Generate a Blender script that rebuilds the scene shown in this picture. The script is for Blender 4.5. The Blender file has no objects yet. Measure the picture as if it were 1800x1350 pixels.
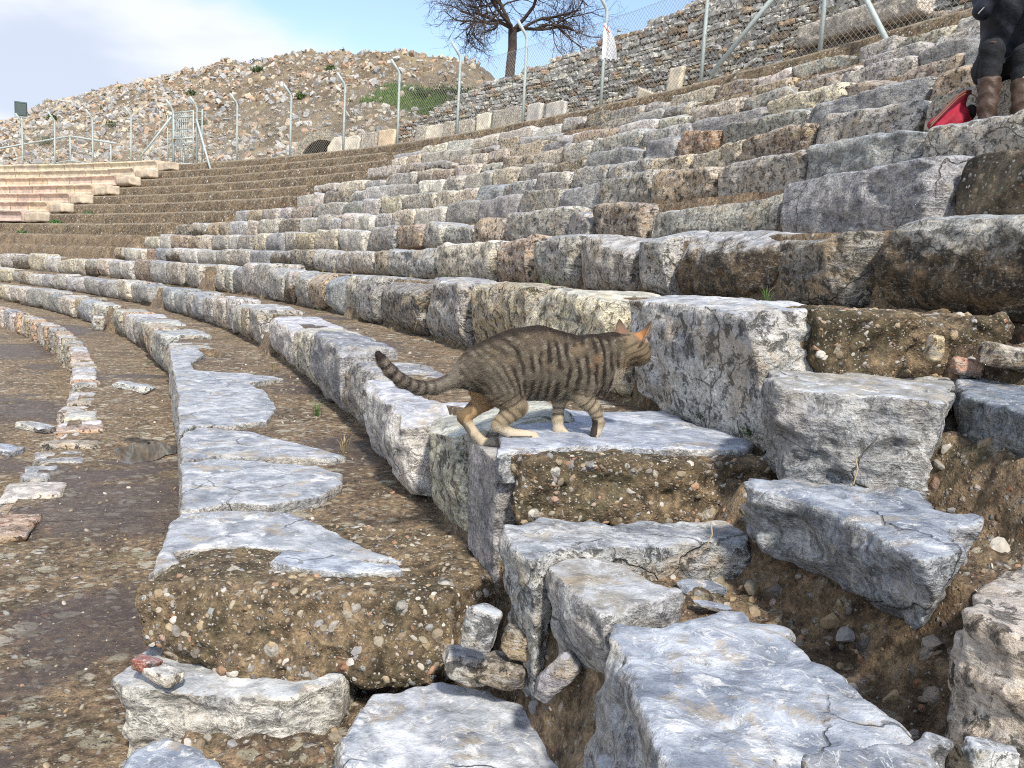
import bpy, math, random
import numpy as np
from math import radians as R_

rng = np.random.default_rng(7)
random.seed(7)
scene = bpy.context.scene
COL = scene.collection

# ------------------------------------------------------------------ camera, world, sun, exposure
F_PX, PITCH, ROLL = 1488.2, R_(7.088), R_(2.903)
cam_d = bpy.data.cameras.new('camera')
cam_d.sensor_width = 36.0
cam_d.lens = 36.0 * F_PX / 1800.0
cam_d.clip_start = 0.05
cam_d.clip_end = 3000
cam = bpy.data.objects.new('camera', cam_d)
COL.objects.link(cam)
fw = np.array([0, math.cos(PITCH), -math.sin(PITCH)])
up0 = np.array([0, math.sin(PITCH), math.cos(PITCH)])
rt0 = np.array([1.0, 0, 0])
# the camera's own right and up axes (the frame is rolled a little, so that things lean to the right)
rt = rt0 * math.cos(ROLL) + up0 * math.sin(ROLL)
up = -rt0 * math.sin(ROLL) + up0 * math.cos(ROLL)
from mathutils import Matrix, Vector
M = Matrix(((rt[0], up[0], -fw[0], 0), (rt[1], up[1], -fw[1], 0), (rt[2], up[2], -fw[2], 0), (0, 0, 0, 1)))
cam.matrix_world = M
scene.camera = cam
scene.view_settings.view_transform = 'Standard'
scene.view_settings.look = 'None'
scene.view_settings.gamma = 1
scene.view_settings.exposure = 0.76

scene.cycles.use_denoising = False
scene.cycles.filter_width = 1.1
scene.cycles.max_bounces = 5
scene.cycles.diffuse_bounces = 3
scene.cycles.sample_clamp_indirect = 4

SUN_DIR = Vector((0.27, -0.86, 0.94)).normalized()
sun_el = math.asin(SUN_DIR.z)
sun_az = math.atan2(SUN_DIR.x, SUN_DIR.y)
sd = bpy.data.lights.new('sun', 'SUN')
sd.energy = 3.0
sd.angle = R_(5.0)
sd.color = (1.0, 0.93, 0.82)
sun = bpy.data.objects.new('sun', sd)
sun.rotation_euler = SUN_DIR.to_track_quat('Z', 'Y').to_euler()
COL.objects.link(sun)


class NT:
    """small helper for node trees"""
    def __init__(s, nt):
        s.t = nt

    def n(s, kind, props=None, **ins):
        nd = s.t.nodes.new(kind)
        for k, v in (props or {}).items():
            setattr(nd, k, v)
        for k, v in ins.items():
            key = int(k[1:]) if (k[0] == 'i' and k[1:].isdigit()) else k.replace('_', ' ')
            sock = nd.inputs[key]
            if isinstance(v, bpy.types.NodeSocket):
                s.t.links.new(v, sock)
            else:
                sock.default_value = v
        return nd

    def math(s, op, a, b=0.0, c=0.0, clamp=False):
        return s.n('ShaderNodeMath', {'operation': op, 'use_clamp': clamp}, i0=a, i1=b, i2=c).outputs[0]

    def vmath(s, op, a, b=(0, 0, 0)):
        return s.n('ShaderNodeVectorMath', {'operation': op}, i0=a, i1=b).outputs[0]

    def noise(s, vec, scale, detail=4.0, rough=0.55, dist=0.0):
        return s.n('ShaderNodeTexNoise', None, Vector=vec, Scale=scale, Detail=detail, Roughness=rough, Distortion=dist).outputs[0]

    def vor(s, vec, scale, feature='F1', rand=1.0):
        return s.n('ShaderNodeTexVoronoi', {'feature': feature}, Vector=vec, Scale=scale, Randomness=rand)

    def rng(s, v, a, b, c=0.0, d=1.0, smooth=True):
        return s.n('ShaderNodeMapRange', {'interpolation_type': 'SMOOTHSTEP' if smooth else 'LINEAR'},
                   i0=v, i1=a, i2=b, i3=c, i4=d).outputs[0]

    def mix(s, f, a, b, mode='MIX'):
        nd = s.t.nodes.new('ShaderNodeMix')
        nd.data_type = 'RGBA'
        nd.blend_type = mode
        for sock, v in ((nd.inputs[0], f), (nd.inputs[6], a), (nd.inputs[7], b)):
            if isinstance(v, bpy.types.NodeSocket):
                s.t.links.new(v, sock)
            else:
                if isinstance(v, tuple) and len(v) == 3:
                    v = (*v, 1)
                sock.default_value = v
        return nd.outputs[2]

    def ramp(s, v, stops):
        nd = s.t.nodes.new('ShaderNodeValToRGB')
        s.t.links.new(v, nd.inputs[0])
        el = nd.color_ramp.elements
        while len(el) < len(stops):
            el.new(0.5)
        for e, (p, c) in zip(el, stops):
            e.position = p
            e.color = (*c, 1)
        return nd.outputs[0]


world = bpy.data.worlds.new('World')
scene.world = world
world.use_nodes = True
w = NT(world.node_tree)
world.node_tree.nodes.clear()
sky = w.n('ShaderNodeTexSky', {'sky_type': 'NISHITA', 'sun_disc': False, 'sun_elevation': sun_el,
                               'sun_rotation': sun_az, 'altitude': 50.0, 'air_density': 1.0, 'dust_density': 0.6,
                               'ozone_density': 2.0})
bg1 = w.n('ShaderNodeBackground', None, Color=sky.outputs[0], Strength=0.15)
tc = w.n('ShaderNodeTexCoord')
mp = w.n('ShaderNodeMapping', None, Vector=tc.outputs['Generated'], Scale=(1.0, 1.0, 2.6))
cn = w.noise(mp.outputs[0], 1.9, 6.0, 0.52, 0.25)
sx = w.n('ShaderNodeSeparateXYZ', None, Vector=tc.outputs['Generated'])
bias = w.rng(sx.outputs[0], -0.46, -0.22, 0.24, -0.16)
low = w.rng(sx.outputs[2], 0.10, 0.30, 0.12, 0.0)
cm = w.math('ADD', w.math('ADD', cn, bias), low)
cmask = w.rng(cm, 0.47, 0.66, 0.12, 0.93)
shade = w.noise(mp.outputs[0], 3.4, 4.0, 0.5, 0.1)
ccol = w.mix(w.rng(shade, 0.38, 0.62), (0.60, 0.65, 0.77), (0.86, 0.875, 0.93))
bg2 = w.n('ShaderNodeBackground', None, Color=ccol, Strength=0.70)
ms = w.n('ShaderNodeMixShader', None, i0=cmask, i1=bg1.outputs[0], i2=bg2.outputs[0])
w.n('ShaderNodeOutputWorld', None, Surface=ms.outputs[0])

# ------------------------------------------------------------------ plan of the theatre: rows are circles round (CX, CY)
CX, CY = -45.707, -11.942
RR = [46.932, 47.78, 48.662, 49.488, 50.375, 51.228, 52.079, 52.879, 53.715, 54.548, 55.378, 56.19]
ZZ = [-.83, -.463, -.027, .301, .688, 1.095, 1.503, 1.916, 2.323, 2.734, 3.145, 3.56]


def P(r, tdeg, z):
    t = np.radians(tdeg)
    return np.array([CX + r * math.cos(t), CY + r * math.sin(t), z])


# ------------------------------------------------------------------ noise (numpy)
def _h(ix, iy, iz, seed):
    n = (ix * 374761393 + iy * 668265263 + iz * 2147483647 + seed * 1274126177) & 0xffffffff
    n = ((n ^ (n >> 13)) * 1274126177) & 0xffffffff
    n = ((n ^ (n >> 15)) * 2246822519) & 0xffffffff
    return ((n ^ (n >> 16)) & 0xffffff) / 16777215.0


def vnoise(p, seed=0):
    f = np.floor(p)
    i = f.astype(np.int64)
    u = p - f
    u = u * u * (3 - 2 * u)
    r = 0
    for dx in (0, 1):
        wx = u[:, 0] if dx else 1 - u[:, 0]
        for dy in (0, 1):
            wy = u[:, 1] if dy else 1 - u[:, 1]
            for dz in (0, 1):
                wz = u[:, 2] if dz else 1 - u[:, 2]
                r = r + _h(i[:, 0] + dx, i[:, 1] + dy, i[:, 2] + dz, seed) * wx * wy * wz
    return r * 2 - 1


def fbm(p, octs=4, seed=0, gain=0.5):
    a, s, t = 1.0, 0, 0
    for o in range(octs):
        s = s + a * vnoise(p * (2.03 ** o) + o * 17.3, seed + o)
        t += a
        a *= gain
    return s / t


def worley(p, seed=0):
    f = np.floor(p)
    i = f.astype(np.int64)
    best = np.full(len(p), 9.0)
    for dx in (-1, 0, 1):
        for dy in (-1, 0, 1):
            for dz in (-1, 0, 1):
                c = i + np.array([dx, dy, dz])
                q = np.stack([_h(c[:, 0], c[:, 1], c[:, 2], seed + k) for k in (11, 23, 37)], 1) + c
                best = np.minimum(best, ((p - q) ** 2).sum(1))
    return np.sqrt(best)


# ------------------------------------------------------------------ mesh helpers
def mesh_from(name, V, Fq, smooth=True, colors=None):
    me = bpy.data.meshes.new(name)
    V = np.asarray(V, dtype=np.float32)
    Fq = np.asarray(Fq, dtype=np.int32)
    me.vertices.add(len(V))
    me.vertices.foreach_set('co', V.ravel())
    k = Fq.shape[1]
    me.loops.add(Fq.size)
    me.loops.foreach_set('vertex_index', Fq.ravel())
    me.polygons.add(len(Fq))
    me.polygons.foreach_set('loop_start', np.arange(0, Fq.size, k, dtype=np.int32))
    me.polygons.foreach_set('use_smooth', np.full(len(Fq), smooth))
    if colors is not None:
        ca = me.color_attributes.new('Col', 'FLOAT_COLOR', 'POINT')
        c = np.ones((len(V), 4), dtype=np.float32)
        c[:, :3] = colors
        ca.data.foreach_set('color', c.ravel())
    me.update(calc_edges=True)
    me.validate()
    return me


def link(name, me, mat, parent=None, loc=None, color=None):
    o = bpy.data.objects.new(name, me)
    COL.objects.link(o)
    if mat is not None:
        me.materials.append(mat)
    if parent is not None:
        o.parent = parent
    if loc is not None:
        o.location = loc
    if color is not None:
        o.color = (*color, 1)
    return o


def tag(o, label=None, cat=None, group=None, kind=None):
    for k, v in (('label', label), ('category', cat), ('group', group), ('kind', kind)):
        if v:
            o[k] = v
    return o


def empty(name, loc=(0, 0, 0), rz=0):
    o = bpy.data.objects.new(name, None)
    o.empty_display_size = 0.1
    COL.objects.link(o)
    o.location = loc
    o.rotation_euler = (0, 0, rz)
    return o


class MB:
    """collects pieces into one mesh (triangles/quads padded as quads)"""
    def __init__(s):
        s.V, s.F, s.C, s.n = [], [], [], 0

    def add(s, V, Fq, col=None):
        V = np.asarray(V, float)
        Fq = np.asarray(Fq)
        s.V.append(V)
        s.F.append(Fq + s.n)
        if col is not None:
            s.C.append(np.broadcast_to(np.asarray(col, float), (len(V), 3)))
        s.n += len(V)

    def mesh(s, name, smooth=False):
        return mesh_from(name, np.concatenate(s.V), np.concatenate(s.F), smooth,
                         np.concatenate(s.C) if s.C else None)

    def build(s, name, mat, parent=None, smooth=False, loc=None, color=None):
        return link(name, s.mesh(name, smooth), mat, parent, loc, color)

    def tube(s, pts, rad, seg=8, col=None, cap=True):
        pts = np.asarray(pts, float)
        rad = np.broadcast_to(np.asarray(rad, float), (len(pts),))
        V = []
        T = np.gradient(pts, axis=0)
        T /= np.linalg.norm(T, axis=1)[:, None] + 1e-12
        ref = np.array([0, 0, 1.0]) if abs(T[0][2]) < 0.9 else np.array([1.0, 0, 0])
        a = np.cross(T[0], ref)
        a /= np.linalg.norm(a)
        for i, t in enumerate(T):
            a = a - t * (a @ t)
            a /= np.linalg.norm(a) + 1e-12
            b = np.cross(t, a)
            an = np.linspace(0, 2 * np.pi, seg, endpoint=False)
            V.append(pts[i] + rad[i] * (np.cos(an)[:, None] * a + np.sin(an)[:, None] * b))
        V = np.concatenate(V)
        F = []
        for i in range(len(pts) - 1):
            for j in range(seg):
                k = (j + 1) % seg
                F.append((i * seg + j, i * seg + k, (i + 1) * seg + k, (i + 1) * seg + j))
        if cap:
            V = np.concatenate([V, pts[:1], pts[-1:]])
            m = len(pts) * seg
            L = (len(pts) - 1) * seg
            for j in range(0, seg - 1, 2):
                F.append((m, (j + 2) % seg, j + 1, j))
                F.append((m + 1, L + j, L + j + 1, L + (j + 2) % seg))
        s.add(V, F, col)

    def box(s, c, size, rot=None, col=None):
        h = np.array(size) / 2
        V = np.array([(x, y, z) for x in (-1, 1) for y in (-1, 1) for z in (-1, 1)]) * h
        if rot is not None:
            V = V @ np.array(rot).T
        s.add(V + np.array(c), [(0, 1, 3, 2), (4, 6, 7, 5), (0, 4, 5, 1), (2, 3, 7, 6), (0, 2, 6, 4), (1, 5, 7, 3)], col)


def lattice(nx, ny, nz):
    """surface lattice of a box; returns coords in 0..1 and quads"""
    ids = {}
    pts = []

    def gid(i, j, k):
        key = (i, j, k)
        if key not in ids:
            ids[key] = len(pts)
            pts.append(key)
        return ids[key]
    F = []
    for k, flip in ((0, True), (nz, False)):
        for i in range(nx):
            for j in range(ny):
                q = [gid(i, j, k), gid(i + 1, j, k), gid(i + 1, j + 1, k), gid(i, j + 1, k)]
                F.append(q[::-1] if flip else q)
    for j, flip in ((0, False), (ny, True)):
        for i in range(nx):
            for k in range(nz):
                q = [gid(i, j, k), gid(i + 1, j, k), gid(i + 1, j, k + 1), gid(i, j, k + 1)]
                F.append(q[::-1] if flip else q)
    for i, flip in ((0, True), (nx, False)):
        for j in range(ny):
            for k in range(nz):
                q = [gid(i, j, k), gid(i, j + 1, k), gid(i, j + 1, k + 1), gid(i, j, k + 1)]
                F.append(q[::-1] if flip else q)
    return np.array(pts, float) / np.array([nx, ny, nz]), np.array(F)


_lat = {}


def lat(nx, ny, nz):
    k = (nx, ny, nz)
    if k not in _lat:
        _lat[k] = lattice(*k)
    return _lat[k]


def round_box(nx, ny, nz, half, rad):
    """rounded box points, quads and normals"""
    U, F = lat(nx, ny, nz)
    p = (U * 2 - 1) * half
    inner = np.array(half) - rad
    q = np.clip(p, -inner, inner)
    n = p - q
    ln = np.linalg.norm(n, axis=1)[:, None] + 1e-9
    n = n / ln
    return q + n * rad, F, n


def surfnet(f, o, h):
    """naive surface nets: f on a grid (inside < 0) -> verts, quads"""
    s = f < 0
    nx, ny, nz = f.shape
    acc = np.zeros((nx - 1, ny - 1, nz - 1, 3), np.float32)
    cnt = np.zeros((nx - 1, ny - 1, nz - 1), np.float32)
    G = np.indices((nx, ny, nz)).astype(np.float32)
    quads_src = []
    for ax in range(3):
        a = [slice(None)] * 3
        b = [slice(None)] * 3
        a[ax] = slice(0, -1)
        b[ax] = slice(1, None)
        fa, fb = f[tuple(a)], f[tuple(b)]
        cr = (fa < 0) != (fb < 0)
        idx = np.argwhere(cr)
        va, vb = fa[cr], fb[cr]
        t = va / (va - vb)
        pos = idx.astype(np.float32)
        pos[:, ax] += t
        o1, o2 = [k for k in range(3) if k != ax]
        cells = []
        for d1 in (-1, 0):
            for d2 in (-1, 0):
                c = idx.copy()
                c[:, o1] += d1
                c[:, o2] += d2
                cells.append(c)
                ok = ((c >= 0) & (c < np.array([nx - 1, ny - 1, nz - 1]))).all(1)
                ci = tuple(c[ok].T)
                np.add.at(acc, ci, pos[ok])
                np.add.at(cnt, ci, 1)
        quads_src.append((ax, cells, va < 0))
    act = cnt > 0
    vid = np.full(cnt.shape, -1, np.int64)
    vid[act] = np.arange(act.sum())
    V = acc[act] / cnt[act][:, None] * h + np.array(o)
    Fs = []
    for ax, cells, neg in quads_src:
        c00, c01, c10, c11 = cells
        ok = np.ones(len(c00), bool)
        for c in cells:
            ok &= ((c >= 0) & (c < np.array(cnt.shape))).all(1)
        q = np.stack([vid[tuple(c[ok].T)] for c in (c00, c10, c11, c01)], 1)
        ng = neg[ok]
        if ax == 1:
            ng = ~ng
        q[~ng] = q[~ng][:, ::-1]
        Fs.append(q)
    return V, np.concatenate(Fs)


def grid_pts(lo, hi, h):
    n = [max(4, int(math.ceil((b - a) / h)) + 1) for a, b in zip(lo, hi)]
    ax = [lo[i] + h * np.arange(n[i]) for i in range(3)]
    X, Y, Z = np.meshgrid(*ax, indexing='ij')
    return X, Y, Z


def laplace(V, F, it=1, lam=0.5):
    for _ in range(it):
        s = np.zeros_like(V)
        c = np.zeros(len(V))
        for a, b in ((0, 1), (1, 2), (2, 3), (3, 0)):
            np.add.at(s, F[:, a], V[F[:, b]])
            np.add.at(c, F[:, a], 1)
            np.add.at(s, F[:, b], V[F[:, a]])
            np.add.at(c, F[:, b], 1)
        V = V + lam * (s / c[:, None] - V)
    return V


def normals(V, F):
    n = np.zeros_like(V)
    fn = np.cross(V[F[:, 2]] - V[F[:, 0]], V[F[:, 3]] - V[F[:, 1]])
    for k in range(4):
        np.add.at(n, F[:, k], fn)
    return n / (np.linalg.norm(n, axis=1)[:, None] + 1e-12)


def poly_sd(px, py, poly):
    """signed distance to a polygon (inside negative)"""
    d = np.full(px.shape, 1e9)
    s = np.ones(px.shape)
    n = len(poly)
    for i in range(n):
        ax, ay = poly[i]
        bx, by = poly[(i - 1) % n]
        ex, ey = bx - ax, by - ay
        wx, wy = px - ax, py - ay
        t = np.clip((wx * ex + wy * ey) / (ex * ex + ey * ey + 1e-12), 0, 1)
        d = np.minimum(d, (wx - ex * t) ** 2 + (wy - ey * t) ** 2)
        c1 = py >= ay
        c2 = py < by
        c3 = ex * wy > ey * wx
        flip = (c1 & c2 & c3) | (~c1 & ~c2 & ~c3)
        s = np.where(flip, -s, s)
    return s * np.sqrt(d)


def smax(a, b, k):
    h = np.clip(0.5 - 0.5 * (b - a) / k, 0, 1)
    return b * (1 - h) + a * h + k * h * (1 - h)


def smin(a, b, k):
    return -smax(-a, -b, k)


# ------------------------------------------------------------------ materials
def material(name):
    m = bpy.data.materials.new(name)
    m.use_nodes = True
    m.node_tree.nodes.clear()
    return m, NT(m.node_tree)


def finish(t, color, rough=0.8, bump=None, dist=0.01, strength=1.0, spec=0.35, **kw):
    b = t.n('ShaderNodeBsdfPrincipled', None, Base_Color=color if isinstance(color, bpy.types.NodeSocket) else (*color, 1),
            Roughness=rough)
    b.inputs['Specular IOR Level'].default_value = spec
    for k, v in kw.items():
        s = b.inputs[k.replace('_', ' ')]
        if isinstance(v, bpy.types.NodeSocket):
            t.t.links.new(v, s)
        else:
            s.default_value = v
    if bump is not None:
        bp = t.n('ShaderNodeBump', None, Height=bump, Distance=dist, Strength=strength)
        t.t.links.new(bp.outputs[0], b.inputs['Normal'])
    t.n('ShaderNodeOutputMaterial', None, Surface=b.outputs[0])
    return b


def stone_material(name, top_col=(0.40, 0.42, 0.46), top_amt=0.75, pale=0.55, tan=0.55, pit=0.7, lich=0.55, scale=1.0, moss=False, dark=0.55, clean=False):
    """weathered marble: the tint is the object's own colour; footworn blue-grey upper faces; pits, veins, cracks, lichen"""
    m, t = material(name)
    geo = t.n('ShaderNodeNewGeometry')
    oi = t.n('ShaderNodeObjectInfo')
    off = t.vmath('SCALE', t.n('ShaderNodeCombineXYZ', None, X=oi.outputs['Random'], Y=oi.outputs['Random'], Z=oi.outputs['Random']).outputs[0])
    off.node.inputs['Scale'].default_value = 37.0
    pos = t.vmath('ADD', geo.outputs['Position'], off)
    if scale != 1.0:
        pos = t.n('ShaderNodeVectorMath', {'operation': 'SCALE'}, i0=pos, Scale=scale).outputs[0]
    rot = t.n('ShaderNodeMapping', None, Vector=pos, Rotation=(0.35, 0.5, 0.4), Scale=(1.0, 1.0, 3.6)).outputs[0]
    n1 = t.noise(pos, 3.2, 4, 0.55, 0.3)
    n2 = t.noise(pos, 17.0, 8, 0.62, 0.4)
    n3 = t.noise(pos, 85.0, 6, 0.65)
    st = t.noise(rot, 9.0, 7, 0.6, 0.9)
    c = t.mix(1.0, oi.outputs['Color'], t.ramp(n1, [(0.3, (.62, .62, .66)), (0.5, (.95, .95, .95)), (0.7, (1.3, 1.28, 1.22))]), 'MULTIPLY')
    cf = 0.22 if clean else 1.0
    c = t.mix(cf, c, t.ramp(n2, [(0.30, (.45, .44, .42)), (0.5, (1, 1, 1)), (0.70, (1.55, 1.52, 1.45))]), 'MULTIPLY')
    c = t.mix(cf, c, t.ramp(n3, [(0.36, (.55, .55, .55)), (0.5, (1, 1, 1)), (0.64, (1.42, 1.42, 1.40))]), 'MULTIPLY')
    c = t.mix(t.math('MULTIPLY', t.rng(st, 0.50, 0.62), pale), c, (0.62, 0.59, 0.53))
    c = t.mix(t.math('MULTIPLY', t.rng(t.noise(pos, 5.5, 8, 0.68, 0.5), 0.50, 0.62), tan), c, (0.47, 0.36, 0.225))
    c = t.mix(t.rng(t.noise(pos, 9.0, 8, 0.7, 0.3), 0.52, 0.62, 0, pale), c, (0.58, 0.54, 0.45))
    c = t.mix(t.math('MULTIPLY', t.rng(t.noise(rot, 4.0, 8, 0.68, 1.2), 0.50, 0.36), dark), c, (0.17, 0.18, 0.19))
    # footworn upper faces
    up = t.n('ShaderNodeSeparateXYZ', None, Vector=geo.outputs['True Normal']).outputs[2]
    upm = t.math('MULTIPLY', t.rng(t.math('ADD', up, t.math('MULTIPLY', t.math('SUBTRACT', n2, 0.5), 0.35)), 0.60, 0.88), top_amt)
    tc2 = t.mix(t.rng(st, 0.34, 0.66), (top_col[0] * .40, top_col[1] * .43, top_col[2] * .48), (0.50, 0.52, 0.55))
    tc2 = t.mix(t.rng(t.noise(rot, 5.0, 7, 0.62, 0.8), 0.46, 0.62, 0, 0.7), tc2, (top_col[0] * .66, top_col[1] * .68, top_col[2] * .72))
    tl_ = t.n('ShaderNodeVectorMath', {'operation': 'SCALE'}, i0=oi.outputs['Color'], Scale=2.25).outputs[0]
    tc2 = t.mix(0.75, tc2, tl_, 'MULTIPLY')
    tc2 = t.mix(t.rng(t.noise(pos, 6.5, 10, 0.72, 0.5), 0.54, 0.62, 0, 0.65), tc2, (0.36, 0.29, 0.19))
    tc2 = t.mix(t.rng(t.noise(pos, 55.0, 7, 0.72, 0.3), 0.60, 0.66, 0, 0.6), tc2, (0.16, 0.13, 0.09))
    tc2 = t.mix(t.rng(t.noise(rot, 11.0, 9, 0.7, 0.6), 0.58, 0.64, 0, 0.75), tc2, (0.74, 0.74, 0.72))
    tc2 = t.mix(1.0, tc2, t.ramp(n2, [(0.34, (.72, .72, .72)), (0.5, (1, 1, 1)), (0.68, (1.25, 1.25, 1.22))]), 'MULTIPLY')
    c = t.mix(upm, c, tc2)
    if moss:
        oz = t.n('ShaderNodeSeparateXYZ', None, Vector=t.n('ShaderNodeTexCoord').outputs['Object']).outputs[2]
        mo = t.math('ADD', oz, t.math('MULTIPLY', t.math('SUBTRACT', t.noise(pos, 4.5, 8, 0.66, 0.5), 0.5), 0.55))
        mm = t.math('MULTIPLY', t.rng(mo, 0.29, 0.20), 0.93)
        mcol = t.mix(t.rng(t.noise(pos, 12.0, 8, 0.7, 0.6), 0.40, 0.62), (0.035, 0.027, 0.018), (0.20, 0.135, 0.07))
        mcol = t.mix(t.rng(t.noise(pos, 30.0, 8, 0.72, 0.4), 0.60, 0.68), mcol, (0.42, 0.38, 0.30))
        c = t.mix(mm, c, mcol)
    # white bruises and scratches
    c = t.mix(t.rng(t.noise(rot, 38.0, 6, 0.66, 0.8), 0.60, 0.68, 0, 0.7), c, (0.70, 0.69, 0.65))
    v = t.math('ABSOLUTE', t.math('SUBTRACT', t.noise(rot, 3.1, 6, 0.6, 1.6), 0.5))
    c = t.mix(t.rng(v, 0.006, 0.0, 0, 0.55), c, (0.75, 0.74, 0.70))
    # lichen specks and dark pits
    c = t.mix(t.math('MULTIPLY', t.rng(t.noise(pos, 34.0, 8, 0.7, 0.5), 0.57, 0.66), lich), c, (0.56, 0.54, 0.47))
    side = t.math('SUBTRACT', 1.0, t.math('MULTIPLY', upm, 0.85))
    pm = t.math('MULTIPLY', t.math('MULTIPLY', t.rng(t.noise(pos, 21.0, 9, 0.74, 0.5), 0.47, 0.38), pit), side)
    c = t.mix(pm, c, (0.075, 0.065, 0.05))
    ck = t.vor(t.vmath('ADD', pos, t.vmath('SCALE', t.n('ShaderNodeTexNoise', None, Vector=pos, Scale=5.0, Detail=7.0).outputs[1])), 2.2, 'DISTANCE_TO_EDGE')
    ck.inputs['Vector'].links[0].from_node.inputs[1].links[0].from_node.inputs['Scale'].default_value = 0.16
    ckm = t.rng(ck.outputs['Distance'], 0.009, 0.0, 0, 0.6)
    ckm = t.math('MULTIPLY', ckm, t.rng(t.noise(pos, 2.1, 2), 0.5, 0.6))
    c = t.mix(ckm, c, (0.07, 0.06, 0.05))
    h = t.math('ADD', t.math('MULTIPLY', n2, 1.0), t.math('MULTIPLY', n3, 0.28))
    h = t.math('ADD', h, t.math('MULTIPLY', st, 0.6))
    h = t.math('SUBTRACT', h, t.math('MULTIPLY', pm, 0.6))
    h = t.math('SUBTRACT', h, t.math('MULTIPLY', ckm, 0.8))
    h = t.math('MULTIPLY', h, t.rng(upm, 0.0, 0.75, 1.0, 0.35, False))
    rough = t.rng(upm, 0.0, 0.8, 0.86, 0.55, False)
    finish(t, c, rough, h, 0.006 if clean else 0.034, 1.0)
    return m


WETS = ((-1.28, 2.85, 0.55), (-1.85, 4.3, 0.75), (-4.9, 8.6, 0.9), (-8.2, 14.2, 1.6))


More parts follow.
